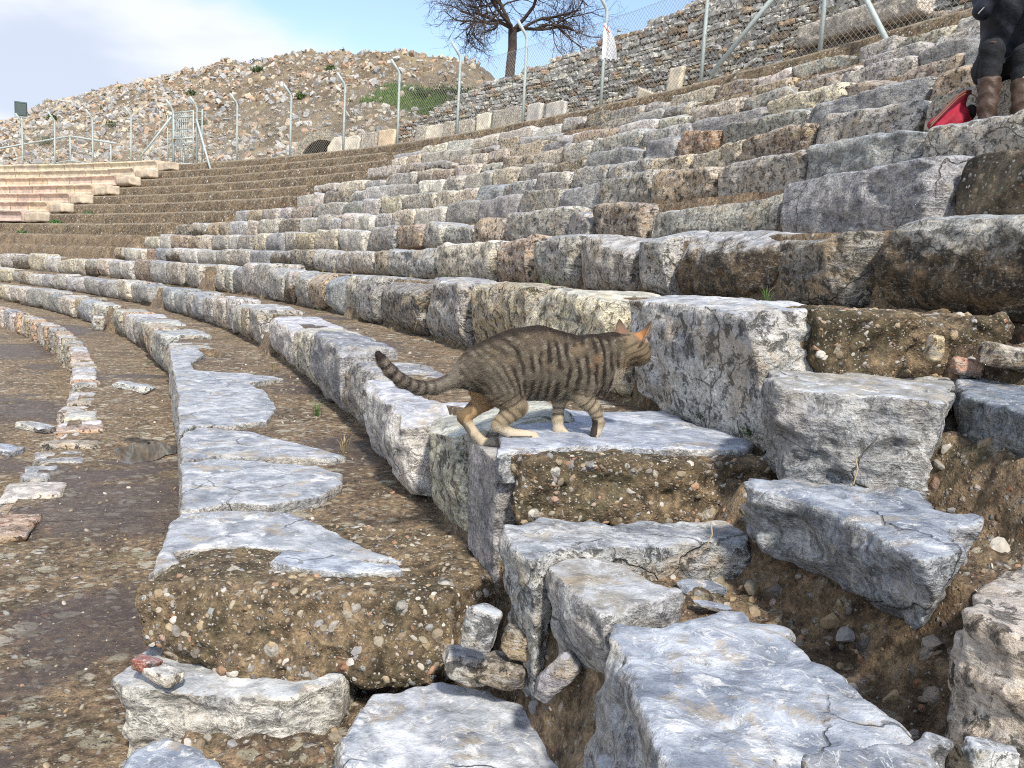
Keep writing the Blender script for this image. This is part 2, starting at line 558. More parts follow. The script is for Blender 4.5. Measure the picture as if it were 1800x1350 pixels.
def conglomerate(name, base=(0.185, 0.125, 0.07), dark=(0.075, 0.05, 0.03), lichen=0.0, wet=False, sunlit_edge=False, peb=1.0, fine=1.0, tall=False):
    m, t = material(name)
    geo = t.n('ShaderNodeNewGeometry')
    pos = geo.outputs['Position']
    if fine != 1.0:
        pos = t.n('ShaderNodeVectorMath', {'operation': 'SCALE'}, i0=pos, Scale=fine).outputs[0]
    pw = t.vmath('ADD', pos, t.n('ShaderNodeVectorMath', {'operation': 'SCALE'}, i0=t.n('ShaderNodeTexNoise', None, Vector=pos, Scale=22.0, Detail=3.0).outputs[1], Scale=0.02).outputs[0])
    n1 = t.noise(pos, 4.0, 5, 0.6, 0.3)
    n2 = t.noise(pos, 28.0, 8, 0.68)
    n3 = t.noise(pos, 140.0, 5, 0.65)
    c = t.mix(t.rng(n1, 0.36, 0.64), dark, base)
    c = t.mix(1.0, c, t.ramp(n2, [(0.34, (.30, .30, .30)), (0.50, (1, 1, 1)), (0.68, (2.1, 2.05, 1.9))]), 'MULTIPLY')
    c = t.mix(t.rng(t.noise(pos, 7.0, 6, 0.65, 0.4), 0.54, 0.68, 0, 0.45), c, (0.105, 0.105, 0.06))
    c = t.mix(1.0, c, t.ramp(n3, [(0.35, (.7, .7, .7)), (0.6, (1.2, 1.2, 1.2))]), 'MULTIPLY')
    h = t.math('ADD', t.math('MULTIPLY', n2, 1.0), t.math('MULTIPLY', n3, 0.35))
    palette = [(0.0, (.30, .29, .27)), (0.2, (.47, .44, .38)), (0.38, (.36, .24, .13)), (0.5, (.16, .16, .16)), (0.62, (.55, .52, .46)),
               (0.76, (.22, .16, .10)), (0.88, (.40, .20, .11)), (1.0, (.62, .60, .56))]
    for sc, thr, rad in ((120.0, 0.60, 0.42), (48.0, 0.66, 0.40), (21.0, 0.80, 0.36)):
        vv = t.vor(pw, sc)
        sep = t.n('ShaderNodeSeparateColor', None, Color=vv.outputs['Color'])
        on = t.math('GREATER_THAN', sep.outputs[0], thr)
        rr = t.math('MULTIPLY', sep.outputs[1], rad)
        e = t.math('SUBTRACT', t.math('ADD', rr, 0.12), vv.outputs['Distance'])
        mk = t.math('MULTIPLY', t.rng(e, 0.0, 0.06), on)
        mk = t.math('MULTIPLY', mk, peb)
        c = t.mix(mk, c, t.ramp(sep.outputs[2], palette))
        h = t.math('ADD', h, t.math('MULTIPLY', t.math('MULTIPLY', t.rng(e, 0.0, 0.3), on), 22.0 / sc + 0.25))
    rough = 0.92
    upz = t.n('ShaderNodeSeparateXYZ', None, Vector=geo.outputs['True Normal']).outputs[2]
    if sunlit_edge:  # sunlight on step edges painted in: lighter colour where the surface faces up
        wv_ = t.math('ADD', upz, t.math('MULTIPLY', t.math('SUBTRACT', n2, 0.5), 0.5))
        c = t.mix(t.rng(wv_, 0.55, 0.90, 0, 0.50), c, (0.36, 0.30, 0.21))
    if lichen:
        lv = t.vmath('ADD', pos, t.n('ShaderNodeVectorMath', {'operation': 'SCALE'}, i0=t.n('ShaderNodeTexNoise', None, Vector=pos, Scale=16.0, Detail=5.0).outputs[1], Scale=0.07).outputs[0])
        big = t.rng(t.noise(pos, 1.3, 3), 0.40, 0.60)
        for sc, thr in ((9.0, 0.52), (15.0, 0.46), (30.0, 0.50)):
            vv = t.vor(lv, sc)
            sep = t.n('ShaderNodeSeparateColor', None, Color=vv.outputs['Color'])
            on = t.math('GREATER_THAN', t.math('ADD', sep.outputs[0], t.math('MULTIPLY', big, 0.3)), thr + 0.15)
            e = t.math('SUBTRACT', t.math('ADD', t.math('MULTIPLY', sep.outputs[1], 0.34), 0.14), vv.outputs['Distance'])
            mk = t.math('MULTIPLY', t.math('MULTIPLY', t.rng(e, 0.0, 0.10), on), t.rng(n2, 0.34, 0.5))
            mk = t.math('MULTIPLY', mk, t.rng(upz, 0.4, 0.8, 0.15, lichen))
            c = t.mix(mk, c, t.ramp(sep.outputs[2], [(0.0, (.30, .27, .19)), (0.5, (.42, .38, .28)), (1.0, (.54, .50, .40))]))
    if wet:
        wn = t.rng(t.noise(pos, 0.9, 4, 0.55, 0.3), 0.54, 0.64)
        for (wx, wy, wr) in WETS:
            dd_ = t.n('ShaderNodeVectorMath', {'operation': 'DISTANCE'}, i0=geo.outputs['Position'], i1=(wx, wy, -1.23)).outputs['Value']
            dd_ = t.math('ADD', dd_, t.math('MULTIPLY', t.math('SUBTRACT', t.noise(pos, 2.6, 5, 0.6, 0.3), 0.5), wr * 1.3))
            wn = t.math('MAXIMUM', wn, t.rng(dd_, wr, wr * 0.55))
        wm = t.math('MULTIPLY', wn, t.rng(upz, 0.7, 0.95))
        c = t.mix(t.math('MULTIPLY', wm, 0.72), c, (0.052, 0.038, 0.036))
        rough = t.rng(wm, 0.0, 1.0, 0.9, 0.42, False)
        h = t.math('MULTIPLY', h, t.rng(wm, 0.0, 1.0, 1.0, 0.45, False))
    finish(t, c, rough, h, 0.020, 1.0, spec=0.3)
    return m


def plain(name, col, rough=0.6, metallic=0.0, var=0.15, scale=20.0, bump=0.0, **kw):
    m, t = material(name)
    tcn = t.n('ShaderNodeTexCoord').outputs['Object']
    n = t.noise(tcn, scale, 5, 0.6)
    lo = tuple(x * (1 - var) for x in col)
    hi = tuple(min(1, x * (1 + var)) for x in col)
    c = t.mix(t.rng(n, 0.3, 0.7), lo, hi)
    finish(t, c, rough, n if bump else None, bump or 0.01, 1.0, Metallic=metallic, **kw)
    return m


def attr_mat(name, rough=0.85, var=0.35, scale=30.0, bump=0.01, spec=0.3):
    m, t = material(name)
    pos = t.n('ShaderNodeNewGeometry').outputs['Position']
    a = t.n('ShaderNodeAttribute', {'attribute_name': 'Col'}).outputs['Color']
    n = t.noise(pos, scale, 6, 0.65, 0.3)
    c = t.mix(1.0, a, t.ramp(n, [(0.3, (1 - var,) * 3), (0.5, (1, 1, 1)), (0.72, (1 + var,) * 3)]), 'MULTIPLY')
    finish(t, c, rough, n, bump, 1.0, spec=spec)
    return m


MS = stone_material('weathered_marble')
MSM = stone_material('worn_blue_marble', top_col=(0.43, 0.455, 0.50), top_amt=0.92, pale=0.6, tan=0.28, pit=0.22, lich=0.3)
MSLATE = stone_material('dark_slaty_marble', top_col=(0.25, 0.29, 0.36), top_amt=0.7, pale=0.35, tan=0.12, pit=0.22, lich=0.25)
MMOSS = stone_material('mossy_footed_marble', pale=0.6, tan=0.8, pit=0.5, moss=True)
MROUGH = stone_material('rough_stained_marble', top_amt=0.5, pale=0.5, tan=0.8, pit=0.95, lich=0.8)
MMORT = conglomerate('mortar_conglomerate', base=(0.195, 0.142, 0.086), dark=(0.08, 0.065, 0.038), peb=1.0)
MDARKC = conglomerate('dark_conglomerate', base=(0.15, 0.125, 0.09), dark=(0.045, 0.037, 0.028), peb=1.0, fine=0.45)
MRUSTC = conglomerate('rust_conglomerate', base=(0.30, 0.215, 0.145), dark=(0.12, 0.085, 0.055), peb=1.0, fine=0.45)
MGROUND = conglomerate('trodden_earth', base=(0.235, 0.17, 0.105), dark=(0.125, 0.09, 0.058), lichen=0.8, wet=True, peb=0.8)
MTERR = conglomerate('old_terrace_concrete', base=(0.17, 0.125, 0.076), dark=(0.09, 0.068, 0.043), lichen=0.3, peb=1.0, fine=0.45, sunlit_edge=True)
MBENCH = stone_material('restored_marble', top_col=(0.80, 0.72, 0.58), top_amt=0.5, pale=0.25, tan=0.25, pit=0.06, lich=0.1, dark=0.08, clean=True)
MBUFF = stone_material('buff_topped_marble', top_col=(0.66, 0.57, 0.43), top_amt=0.95, pale=0.35, tan=0.2, pit=0.25, lich=0.3)
MRUB = attr_mat('rubble_stone', var=0.4, scale=9.0, bump=0.03)
MPEB = attr_mat('pebble_stone', var=0.25, scale=120.0, bump=0.001)
MPOST = plain('painted_steel', (0.44, 0.50, 0.48), 0.45, 0.0, 0.08)
MWIRE = plain('galvanised_wire', (0.52, 0.50, 0.44), 0.5, 0.3, 0.1)

# ------------------------------------------------------------------ the ground: stepped earth and concrete under the stone seats
STAIRS = [(10.0, 17.3), (24.85, 25.55), (34.25, 35.5)]
RLOW = [44.3, 45.2, 46.05] + RR + [56.86]
ZLOW = [-2.35, -1.97, -1.60, -1.225] + ZZ[:]       # level in front of each riser
ZTOP = [-1.97, -1.60, -1.225] + ZZ + [3.93]


STONE_END = [0, 0, 0, 56, 58, 57, 45.6, 46.0, 45.6, 43.6, 41.3, 42.0, 40.6, 40.6, 41.9, 0]


def ground_h(r, t, detail=True):
    r = np.asarray(r, float)
    t = np.asarray(t, float)
    p = np.stack([CX + r * np.cos(np.radians(t)), CY + r * np.sin(np.radians(t)), np.zeros_like(r)], -1).reshape(-1, 3)
    wob = fbm(p * 2.2, 3, 5).reshape(r.shape) * 0.03
    z = np.full(r.shape, ZLOW[0])
    near = t < np.where(r < 47.75, 17.46, 17.32)
    st2 = np.zeros(r.shape, bool)
    for a, b in STAIRS[1:]:
        st2 |= (t > a) & (t < b)
    for i, rr in enumerate(RLOW):
        dz = ZTOP[i] - (ZLOW[0] if i == 0 else ZTOP[i - 1])
        back = 0.0
        if i >= 3:
            back = 0.13 * np.clip((STONE_END[i] - t) / 0.4, 0, 1) if i >= 6 else np.full(r.shape, 0.13)
            if i == 3:
                back = np.where(t < 25, 0.10, 0.13)
        elif i == 2:
            back = np.full(r.shape, 0.07)
        rq = r + wob - back
        full = np.where(rq > rr, 1.0, np.clip((rq - rr) / 0.05 + 1, 0, 1))
        half = 0.5 * np.clip((r + wob - rr - 0.04) / 0.08 + 1, 0, 1) + 0.5 * np.clip((r + wob - rr - 0.44) / 0.08 + 1, 0, 1)
        if i in (3, 4, 5):
            f = np.where(near | st2, half, full)
        elif i < 3:
            f = full
        else:
            f = full
        if i >= 6:
            bare = np.clip((t - STONE_END[i]) / 0.4, 0, 1)
            fr_ = 1 - (1 - np.clip((rq - rr) / 0.17 + 1, 0, 1)) ** 2.6
            f = f * (1 - bare) + fr_ * bare
        z = z + dz * f
        if i >= 6:
            z = z + bare * (0.035 * np.exp(-((rq - rr - 0.05) / 0.06) ** 2) - 0.03 * np.exp(-((rq - rr + 0.12) / 0.08) ** 2))
    # the broken steps of the near stairway
    wb = wob + fbm(p * 7.0, 3, 41).reshape(r.shape) * 0.035 + fbm(p * 19.0, 3, 43).reshape(r.shape) * 0.012
    zs = np.full(r.shape, -1.225)
    for rr, dz, wd in ((47.02, .13, .05), (47.55, .06, .10), (47.86, .385, .10), (48.42, .19, .10), (48.80, .19, .08), (49.25, .20, .08), (49.62, .34, .08)):
        zs = zs + dz * np.clip((r + wb - rr) / wd + 0.5, 0, 1)
    zs = zs - 0.07 * np.exp(-((r - 48.32) / 0.09) ** 2 - ((t - 15.9) / 0.6) ** 2)
    z = np.where(near & (r > 46.5) & (r < 50.0), zs, z)
    z = z - 0.012 - 0.02 * (t < 45)
    z = z - 0.022 * np.exp(-((r - 46.66) / 0.20) ** 2 - ((t - 22.0) / 0.42) ** 2)
    if detail:
        z = z + fbm(p * 1.4, 3, 9).reshape(r.shape) * 0.012 + fbm(p * 9.0, 4, 19).reshape(r.shape) * 0.007
        rough_st = np.where(near & (r > 46.98) & (r < 50.0), 1.0, 0.0)
        z = z - rough_st * (0.004 + 0.035 * (fbm(p * 3.1, 4, 29).reshape(r.shape) * 0.5 + 0.5))
        w1 = worley(p * 14.0, 3).reshape(r.shape)
        z = z + rough_st * ((0.35 - w1) * 0.045 + (0.35 - worley(p * 38.0, 5).reshape(r.shape)) * 0.012)
    return z


def polar_sheet(name, rs, ts, mat, label=None):
    T, Rr = np.meshgrid(ts, rs, indexing='ij')
    z = ground_h(Rr, T)
    V = np.stack([CX + Rr * np.cos(np.radians(T)), CY + Rr * np.sin(np.radians(T)), z], -1).reshape(-1, 3)
    n, m = len(ts), len(rs)
    i, j = np.meshgrid(np.arange(n - 1), np.arange(m - 1), indexing='ij')
    a = (i * m + j).ravel()
    F = np.stack([a, a + 1, a + m + 1, a + m], 1)[:, ::-1]
    me = mesh_from(name, V, F, True)
    o = link(name, me, mat)
    tag(o, label, None, None, 'structure')
    return o


def rs_dense(lo, hi, coarse):
    out = list(np.arange(lo, hi, coarse))
    for rr in RLOW:
        out += list(rr - 0.05 + np.array([-.12, -.105, -.09, -.075, -.06, -.045, -.032, -.02, -.008, 0, .008, .016, .024, .032, .04, .048, .056, .07, .09]))
    out = np.array(sorted(x for x in out if lo <= x <= hi))
    keep = [out[0]]
    for x in out[1:]:
        if x - keep[-1] > 0.006:
            keep.append(x)
    return np.array(keep)


polar_sheet('ground', np.arange(44.2, 50.4, 0.0125), np.arange(8.0, 20.0001, 0.0165), MGROUND, 'trodden brown earth of the stairway and lowest seat rows')
polar_sheet('terrain', rs_dense(40.0, 50.6, 0.035), np.concatenate([np.arange(20.0, 30.0, 0.04), np.arange(30.0, 46.0, 0.1), np.arange(46.0, 86.0, 0.2)]), MGROUND,
            'brown stepped earth and concrete of the lower rows')
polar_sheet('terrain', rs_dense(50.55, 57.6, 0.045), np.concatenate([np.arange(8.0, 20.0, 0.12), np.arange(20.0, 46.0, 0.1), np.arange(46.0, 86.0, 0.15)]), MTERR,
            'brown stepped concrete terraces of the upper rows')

# a shallow puddle on the lowest walkway
an_ = np.linspace(0, 2 * np.pi, 60, endpoint=False)
pc = P(46.66, 22.0, -1.264)
V = [np.zeros(3)]
for a0_ in an_:
    V.append(np.array([0.27 * math.cos(a0_), 0.42 * math.sin(a0_), 0]) * (1 + 0.2 * math.sin(3 * a0_) + 0.1 * math.sin(7 * a0_)))
m_, t_ = material('puddle_water')
finish(t_, (0.035, 0.028, 0.022), 0.03, None, spec=0.6)
o = link('puddle', mesh_from('puddle', V, [(0, i + 1, (i + 1) % 60 + 1) for i in range(60)], True), m_, None, Vector(pc))
tag(o, 'shallow brown puddle on the lowest walkway', None, None, 'structure')

# ------------------------------------------------------------------ stones of the seat rows
TINT = {
    'grey': (0.42, 0.40, 0.365), 'blue-grey': (0.30, 0.30, 0.30), 'mossy-footed': (0.43, 0.41, 0.375), 'pale grey': (0.56, 0.53, 0.475), 'cream': (0.60, 0.53, 0.42),
    'tan': (0.42, 0.33, 0.22), 'orange-stained': (0.44, 0.27, 0.16), 'dark mossy': (0.17, 0.15, 0.12), 'brown pebbly': (0.33, 0.255, 0.19),
    'dark pebbly': (0.12, 0.1, 0.08)}
MATOF = {'grey': MS, 'blue-grey': MSLATE, 'pale grey': MSM, 'cream': MS, 'tan': MROUGH, 'orange-stained': MROUGH, 'dark mossy': MROUGH, 'mossy-footed': MMOSS,
         'brown pebbly': MROUGH, 'dark pebbly': MDARKC}


def arc_block(r0, t0, t1, zb, zt, depth, seed, res, kind, name='seat_block', amp=1.0, curl=0.05, tilt=None, rad=0.03, chip=1.0, chop=None):
    """a rough squared stone: front face on radius r0, from t0 to t1 degrees, between zb and zt"""
    rg = np.random.default_rng(seed)
    arc = math.radians(t1 - t0) * r0
    H = zt - zb
    tm = (t0 + t1) / 2
    nx, ny, nz = (max(2, int(round(q / res))) for q in (depth, arc, H))
    nx, ny, nz = min(nx, 60), min(ny, 130), min(nz, 60)
    half = np.array([depth / 2, arc / 2, H / 2])
    rad = min(rad, half.min() * 0.6)
    p, F, n = round_box(nx, ny, nz, half, rad)
    # local frame: x outward (away from the centre), y along the row, z up
    w = p + np.array([r0, tm, zt]) * np.array([3.1, 1.7, 5.3]) + seed * 0.37
    d = fbm(w * 2.3, 3, seed % 97) * 0.040 + fbm(w * 7.0, 4, seed % 89) * 0.024
    d = d - np.abs(fbm(w * np.array([3.0, 3.0, 7.0]), 3, seed % 83)) * 0.035
    if res < 0.05:
        d = d - np.maximum(0, 0.55 - worley(w * np.array([6.0, 6.0, 11.0]), seed % 71)) * 0.045
    top = np.clip((p[:, 2] / half[2] - 0.80) / 0.2, 0, 1)
    front = np.clip((-p[:, 0] / half[0] - 0.4) / 0.6, 0, 1)
    d = d * (1 - 0.7 * top * (1 - front))
    p = p + n * (d * amp)[:, None]
    if res < 0.03:
        p = p + n * (fbm(w * 30.0, 3, 5) * 0.004 * amp)[:, None]
    # undercut: the lower front edge draws back
    low = np.clip(-(p[:, 2] / half[2]) * 0.9 + 0.05, 0, 1) ** 2
    p[:, 0] += low * curl * (0.6 + 0.8 * rg.random()) * front
    # knocked-off corners and edges
    for k in range(int(4 * chip + rg.integers(0, 4))):
        nv = rg.normal(size=3) * np.array([1.0, 1.0, 0.8])
        nv[0] = -abs(nv[0]) * 0.9
        nv /= np.linalg.norm(nv)
        sup = (np.abs(nv) * half).sum()
        o_ = sup - rg.uniform(0.015, 0.085) * chip
        s_ = p @ nv - o_
        p = p - np.maximum(0, s_)[:, None] * nv * 0.92
    if tilt is None:
        tilt = (rg.normal() * 0.018, rg.normal() * 0.02)
    p[:, 2] += p[:, 1] * tilt[0] * (0.5 / max(half[1], 0.3)) + p[:, 0] * tilt[1]
    p[:, 0] += p[:, 1] * rg.normal() * 0.02
    p[:, 2] += top * (fbm(np.stack([p[:, 1] * 2.6 + seed, p[:, 0] * 1.5, 0 * p[:, 0]], 1), 3, seed % 61) * 0.030)
    p[:, 1] += p[:, 2] * rg.normal() * 0.10
    # bend along the row
    a = np.radians(tm) + p[:, 1] / r0
    rr_ = r0 + half[0] + p[:, 0]
    base = P(r0 + half[0], tm, zb)
    W = np.stack([CX + rr_ * np.cos(a), CY + rr_ * np.sin(a), zb + half[2] + p[:, 2]], 1) - base
    me = mesh_from(name, W, F[:, ::-1] if False else F, True)
    tint = np.array(TINT[kind]) * (1.04 + rg.normal() * 0.15) * (1 + rg.normal() * 0.04, 1, 1 + rg.normal() * 0.05)
    o = link(name, me, MATOF[kind], None, Vector(base), tuple(np.clip(tint, 0.03, 0.8)))
    return o


ORD = ['first', 'second', 'third', 'fourth', 'fifth', 'sixth', 'seventh', 'eighth', 'ninth', 'tenth', 'eleventh', 'twelfth', 'thirteenth',
       'fourteenth', 'fifteenth', 'sixteenth', 'seventeenth', 'eighteenth', 'nineteenth', 'twentieth', 'twenty-first', 'twenty-second',
       'twenty-third', 'twenty-fourth', 'twenty-fifth', 'twenty-sixth', 'twenty-seventh', 'twenty-eighth', 'twenty-ninth', 'thirtieth',
       'thirty-first', 'thirty-second', 'thirty-third', 'thirty-fourth', 'thirty-fifth', 'thirty-sixth', 'thirty-seventh', 'thirty-eighth',
       'thirty-ninth', 'fortieth', 'forty-first', 'forty-second', 'forty-third', 'forty-fourth', 'forty-fifth']
KINDS = ['grey', 'blue-grey', 'pale grey', 'cream', 'tan', 'orange-stained', 'dark mossy', 'brown pebbly', 'mossy-footed']
KP = np.array([.29, .14, .15, .13, .09, .02, .04, .045, .095])
KP = KP / KP.sum()
# joints read off along the nearer rows (degrees round the theatre) with the kind of each stone; the rest of the row is random
JOINTS = {
    3: [(16.95, 'mossy-footed'), (18.03, 'dark mossy'), (18.74, 'mossy-footed'), (19.8, 'grey'), (20.35, 'grey'), (21.33, 'grey'), (22.2, 'tan'),
        (23.17, 'cream'), (25.03, 'grey'), (26.81, 'tan'), (27.69, 'grey'), (29.62, 'grey')],
    4: [(16.6, 'dark pebbly'), (18.62, 'blue-grey'), (20.13, 'grey'), (21.95, 'brown pebbly'), (23.0, 'grey'), (23.6, 'grey'), (25.23, 'tan'),
        (26.36, 'grey'), (27.52, 'grey'), (28.3, 'brown pebbly'), (29.56, 'grey')],
    5: [(16.9, 'grey'), (18.5, 'grey'), (19.79, 'blue-grey'), (21.03, 'grey'), (22.28, 'tan'), (23.5, 'grey')],
    6: [(18.0, 'pale grey'), (19.7, 'grey'), (20.9, 'grey')],
    7: [(18.0, 'grey'), (20.2, 'tan'), (21.6, 'blue-grey')],
}
ENDS = {3: 45.6, 4: 46.0, 5: 45.6, 6: 43.6, 7: 41.3, 8: 42.0, 9: 40.6, 10: 40.6, 11: 41.9}
STARTS = {3: 16.95, 4: 16.6, 5: 16.9, 6: 18.0, 7: 18.0, 8: 19.2, 9: 20.2, 10: 21.0, 11: 22.2}
ROWNAME = {3: 'first', 4: 'second', 5: 'third', 6: 'fourth', 7: 'fifth', 8: 'sixth', 9: 'seventh', 10: 'eighth', 11: 'ninth'}
nblock = 0


def seat_row(k, t_from, t_to, joints, where, count_from='from the right', lmin=0.55, lmax=1.35):
    global nblock
    rg = np.random.default_rng(100 + k * 13 + int(t_from * 7))
    cuts = [(a, kd) for a, kd in joints]
    t = cuts[-1][0] if cuts else t_from
    if cuts:
        t = cuts[-1][0] + math.degrees(rg.uniform(lmin, lmax) / RR[k])
    last_kind = None
    while t < t_to - 0.5:
        kd = KINDS[rg.choice(len(KINDS), p=KP)]
        cuts.append((t, kd))
        t += math.degrees(rg.uniform(lmin, lmax) / RR[k])
    cuts.append((t_to, None))
    for i in range(len(cuts) - 1):
        a, kd = cuts[i]
        b = cuts[i + 1][0]
        nblock += 1
        pm = P(RR[k], (a + b) / 2, ZZ[k])
        dist = np.linalg.norm(pm)
        res = float(np.clip(dist * 0.0042, 0.014, 0.06))
        zt = ZZ[k] + rg.normal() * 0.024
        zb = (ZZ[k - 1] if k else -1.225) - 0.03
        g = rg.uniform(0.004, 0.022) * 57.3 / RR[k] / 2
        if k > 4 and rg.random() < 0.08:
            zt -= rg.uniform(0.06, 0.15)
        o = arc_block(RR[k] - 0.035 + rg.normal() * 0.018, a + g, b - g, zb, zt, rg.uniform(0.36, 0.6), 1000 + nblock, res, kd,
                      chip=1.0 + 0.5 * (kd not in ('pale grey',)), curl=0.09, rad=0.06)
        word = {'brown pebbly': 'brown pebbly', 'dark pebbly': 'dark pebbly'}.get(kd, kd)
        tag(o, '%s seat block, %s %s in %s' % (word, ORD[i], count_from, where), 'stone block', 'stone seat blocks of the theatre rows')


for k in range(3, 12):
    seat_row(k, STARTS[k], ENDS[k], JOINTS.get(k, []), 'the %s row above the cat' % ROWNAME[k], 'from the right',
             0.6 if k < 6 else 0.65, 1.3 if k < 6 else 1.55)
# the row beside the cat's back (its slab at the stairway is a thing described by itself)
seat_row(2, 17.15, 34.2, [(17.27, 'grey'), (18.45, 'cream'), (19.8, 'tan'), (21.16, 'grey'), (22.44, 'dark mossy'), (24.08, 'grey'), (24.9, 'cream')],
         'the row right behind the cat', 'from the right', 0.45, 0.95)
seat_row(2, 35.5, 57.0, [], 'the row behind, far part', 'from the gap', 0.6, 1.3)
seat_row(1, 17.65, 24.85, [(17.66, 'cream'), (18.34, 'pale grey'), (19.45, 'grey'), (20.5, 'blue-grey'), (21.7, 'cream'), (23.3, 'pale grey')],
         "the cat's own row", 'behind its tail', 0.5, 1.0)
seat_row(1, 25.55, 34.2, [], "the cat's row", 'past the middle steps', 0.5, 1.1)
seat_row(1, 35.5, 58.0, [], "the cat's row", 'past the farthest steps', 0.6, 1.2)
seat_row(0, 25.55, 34.2, [], "the row below the cat", 'past the middle steps', 0.45, 0.95)
seat_row(0, 35.5, 56.0, [], "the row below the cat", 'past the farthest steps', 0.6, 1.2)


# ------------------------------------------------------------------ the stones of the near stairway
def px(u, v, z):
    x, y = (u - 900) / F_PX, -(v - 675) / F_PX
    X, Y = x * math.cos(ROLL) - y * math.sin(ROLL), x * math.sin(ROLL) + y * math.cos(ROLL)
    d = np.array([X, math.cos(PITCH) + Y * math.sin(PITCH), -math.sin(PITCH) + Y * math.cos(PITCH)])
    return (d * z / d[2])[:2]


def rock(name, poly, zt, zb, mat, tint, seed=1, h=0.008, inset=0.0, amp=1.0, tilt=(0, 0), chips=10, chipd=0.04, strat=0.012, k=0.012,
         lean=(0, 0), scal=0.03, topamp=0.35, parent=None, world=False):
    """a stone with the given outline seen from above; inset > 0 draws the foot in; lean shifts the foot"""
    poly = np.array(poly, float)
    c = poly.mean(0)
    pl = poly - c
    H = zt - zb
    rg = np.random.default_rng(seed)
    m = 0.06 + max(0, -inset)
    ex = [min(0, lean[0]), max(0, lean[0])], [min(0, lean[1]), max(0, lean[1])]
    lo = [pl[:, 0].min() - m + ex[0][0], pl[:, 1].min() - m + ex[1][0], -H - 0.04]
    hi = [pl[:, 0].max() + m + ex[0][1], pl[:, 1].max() + m + ex[1][1], 0.06 + abs(tilt[0]) * .4 + abs(tilt[1]) * .4]
    X, Y, Z = grid_pts(lo, hi, h)
    Zt = Z - tilt[0] * X - tilt[1] * Y
    dep = np.clip(-Zt / H, 0, 1)
    d2 = poly_sd(X[:, :, 0] + 0, Y[:, :, 0] + 0, pl)[:, :, None] + np.zeros_like(Z) if lean == (0, 0) else poly_sd(X - lean[0] * dep, Y - lean[1] * dep, pl)
    d2 = d2 + inset * dep ** 1.2
    f = smax(smax(d2, Zt, k), -Zt - H, k * 2)
    for q in range(chips):
        nv = rg.normal(size=3)
        nv[2] = abs(nv[2]) * 0.5 if rg.random() < 0.5 else -abs(nv[2])
        nv /= np.linalg.norm(nv)
        j = rg.integers(0, len(pl))
        ed = pl[j] * 0.6 + pl[(j + 1) % len(pl)] * 0.4
        nv[:2] = ed / (np.linalg.norm(ed) + 1e-9) * np.linalg.norm(nv[:2]) + rg.normal(size=2) * 0.2
        nv /= np.linalg.norm(nv)
        sup = (pl @ nv[:2] + (0 if nv[2] > 0 else H * -nv[2])).max()
        f = smax(f, X * nv[0] + Y * nv[1] + Z * nv[2] - sup + rg.uniform(0.3, 1.0) * chipd, 0.004)
    band = np.abs(f) < 0.075
    pts = np.stack([X[band], Y[band], Z[band]], 1)
    wv = pts + seed * 3.1
    upf = np.clip(1 + Zt[band] / 0.03, 0, 1) * np.clip((-d2[band]) / 0.03, 0, 1)
    att = 1 - (1 - topamp) * upf
    dd = fbm(wv * 4.0, 3, seed) * 0.022 + fbm(wv * 13.0, 4, seed + 3) * 0.010
    sc = worley(wv * np.array([8.0, 8.0, 13.0]), seed)
    dd = dd + np.maximum(0, 0.6 - sc) * scal
    sc2 = worley(wv * 24.0, seed + 5)
    dd = dd + np.maximum(0, 0.55 - sc2) * 0.014 + np.maximum(0, fbm(wv * 31.0, 3, seed + 8)) * 0.006
    rot = wv @ np.array([[0.8, 0.1, 0.35], [-0.1, 0.9, 0.3], [-0.5, -0.3, 0.8]])
    st = fbm(rot * np.array([5.0, 5.0, 40.0]), 3, seed + 9)
    dd = dd + st * strat
    f[band] += dd * amp * att
    V, F = surfnet(f.astype(np.float32), lo, h)
    V = laplace(V, F, 1, 0.35)
    if h < 0.012:
        n = normals(V, F)
        V = V + n * (fbm((V + seed) * 48.0, 3, 4) * 0.0022 * amp)[:, None]
    base = Vector((c[0], c[1], zt - H))
    V = V + np.array([0, 0, H])
    me = mesh_from(name, V, F, True)
    o = link(name, me, mat, parent, base if parent is None else None, tint)
    return o


def pxp(z, *pts):
    return [px(u, v, z) for u, v in pts]


ico_me = None


def ico(sub=1):
    import bmesh
    b = bmesh.new()
    bmesh.ops.create_icosphere(b, subdivisions=sub, radius=1)
    V = np.array([v.co[:] for v in b.verts])
    F = np.array([[v.index for v in f.verts] + [f.verts[2].index] for f in b.faces])
    b.free()
    return V, F[:, :3]


ICO1 = ico(2)
PAL = np.array([(.38, .36, .32), (.55, .52, .45), (.33, .25, .15), (.17, .165, .155), (.26, .27, .28), (.42, .33, .21), (.36, .21, .13), (.58, .55, .49), (.24, .19, .13), (.30, .26, .19), (.22, .185, .13), (.35, .31, .24)])


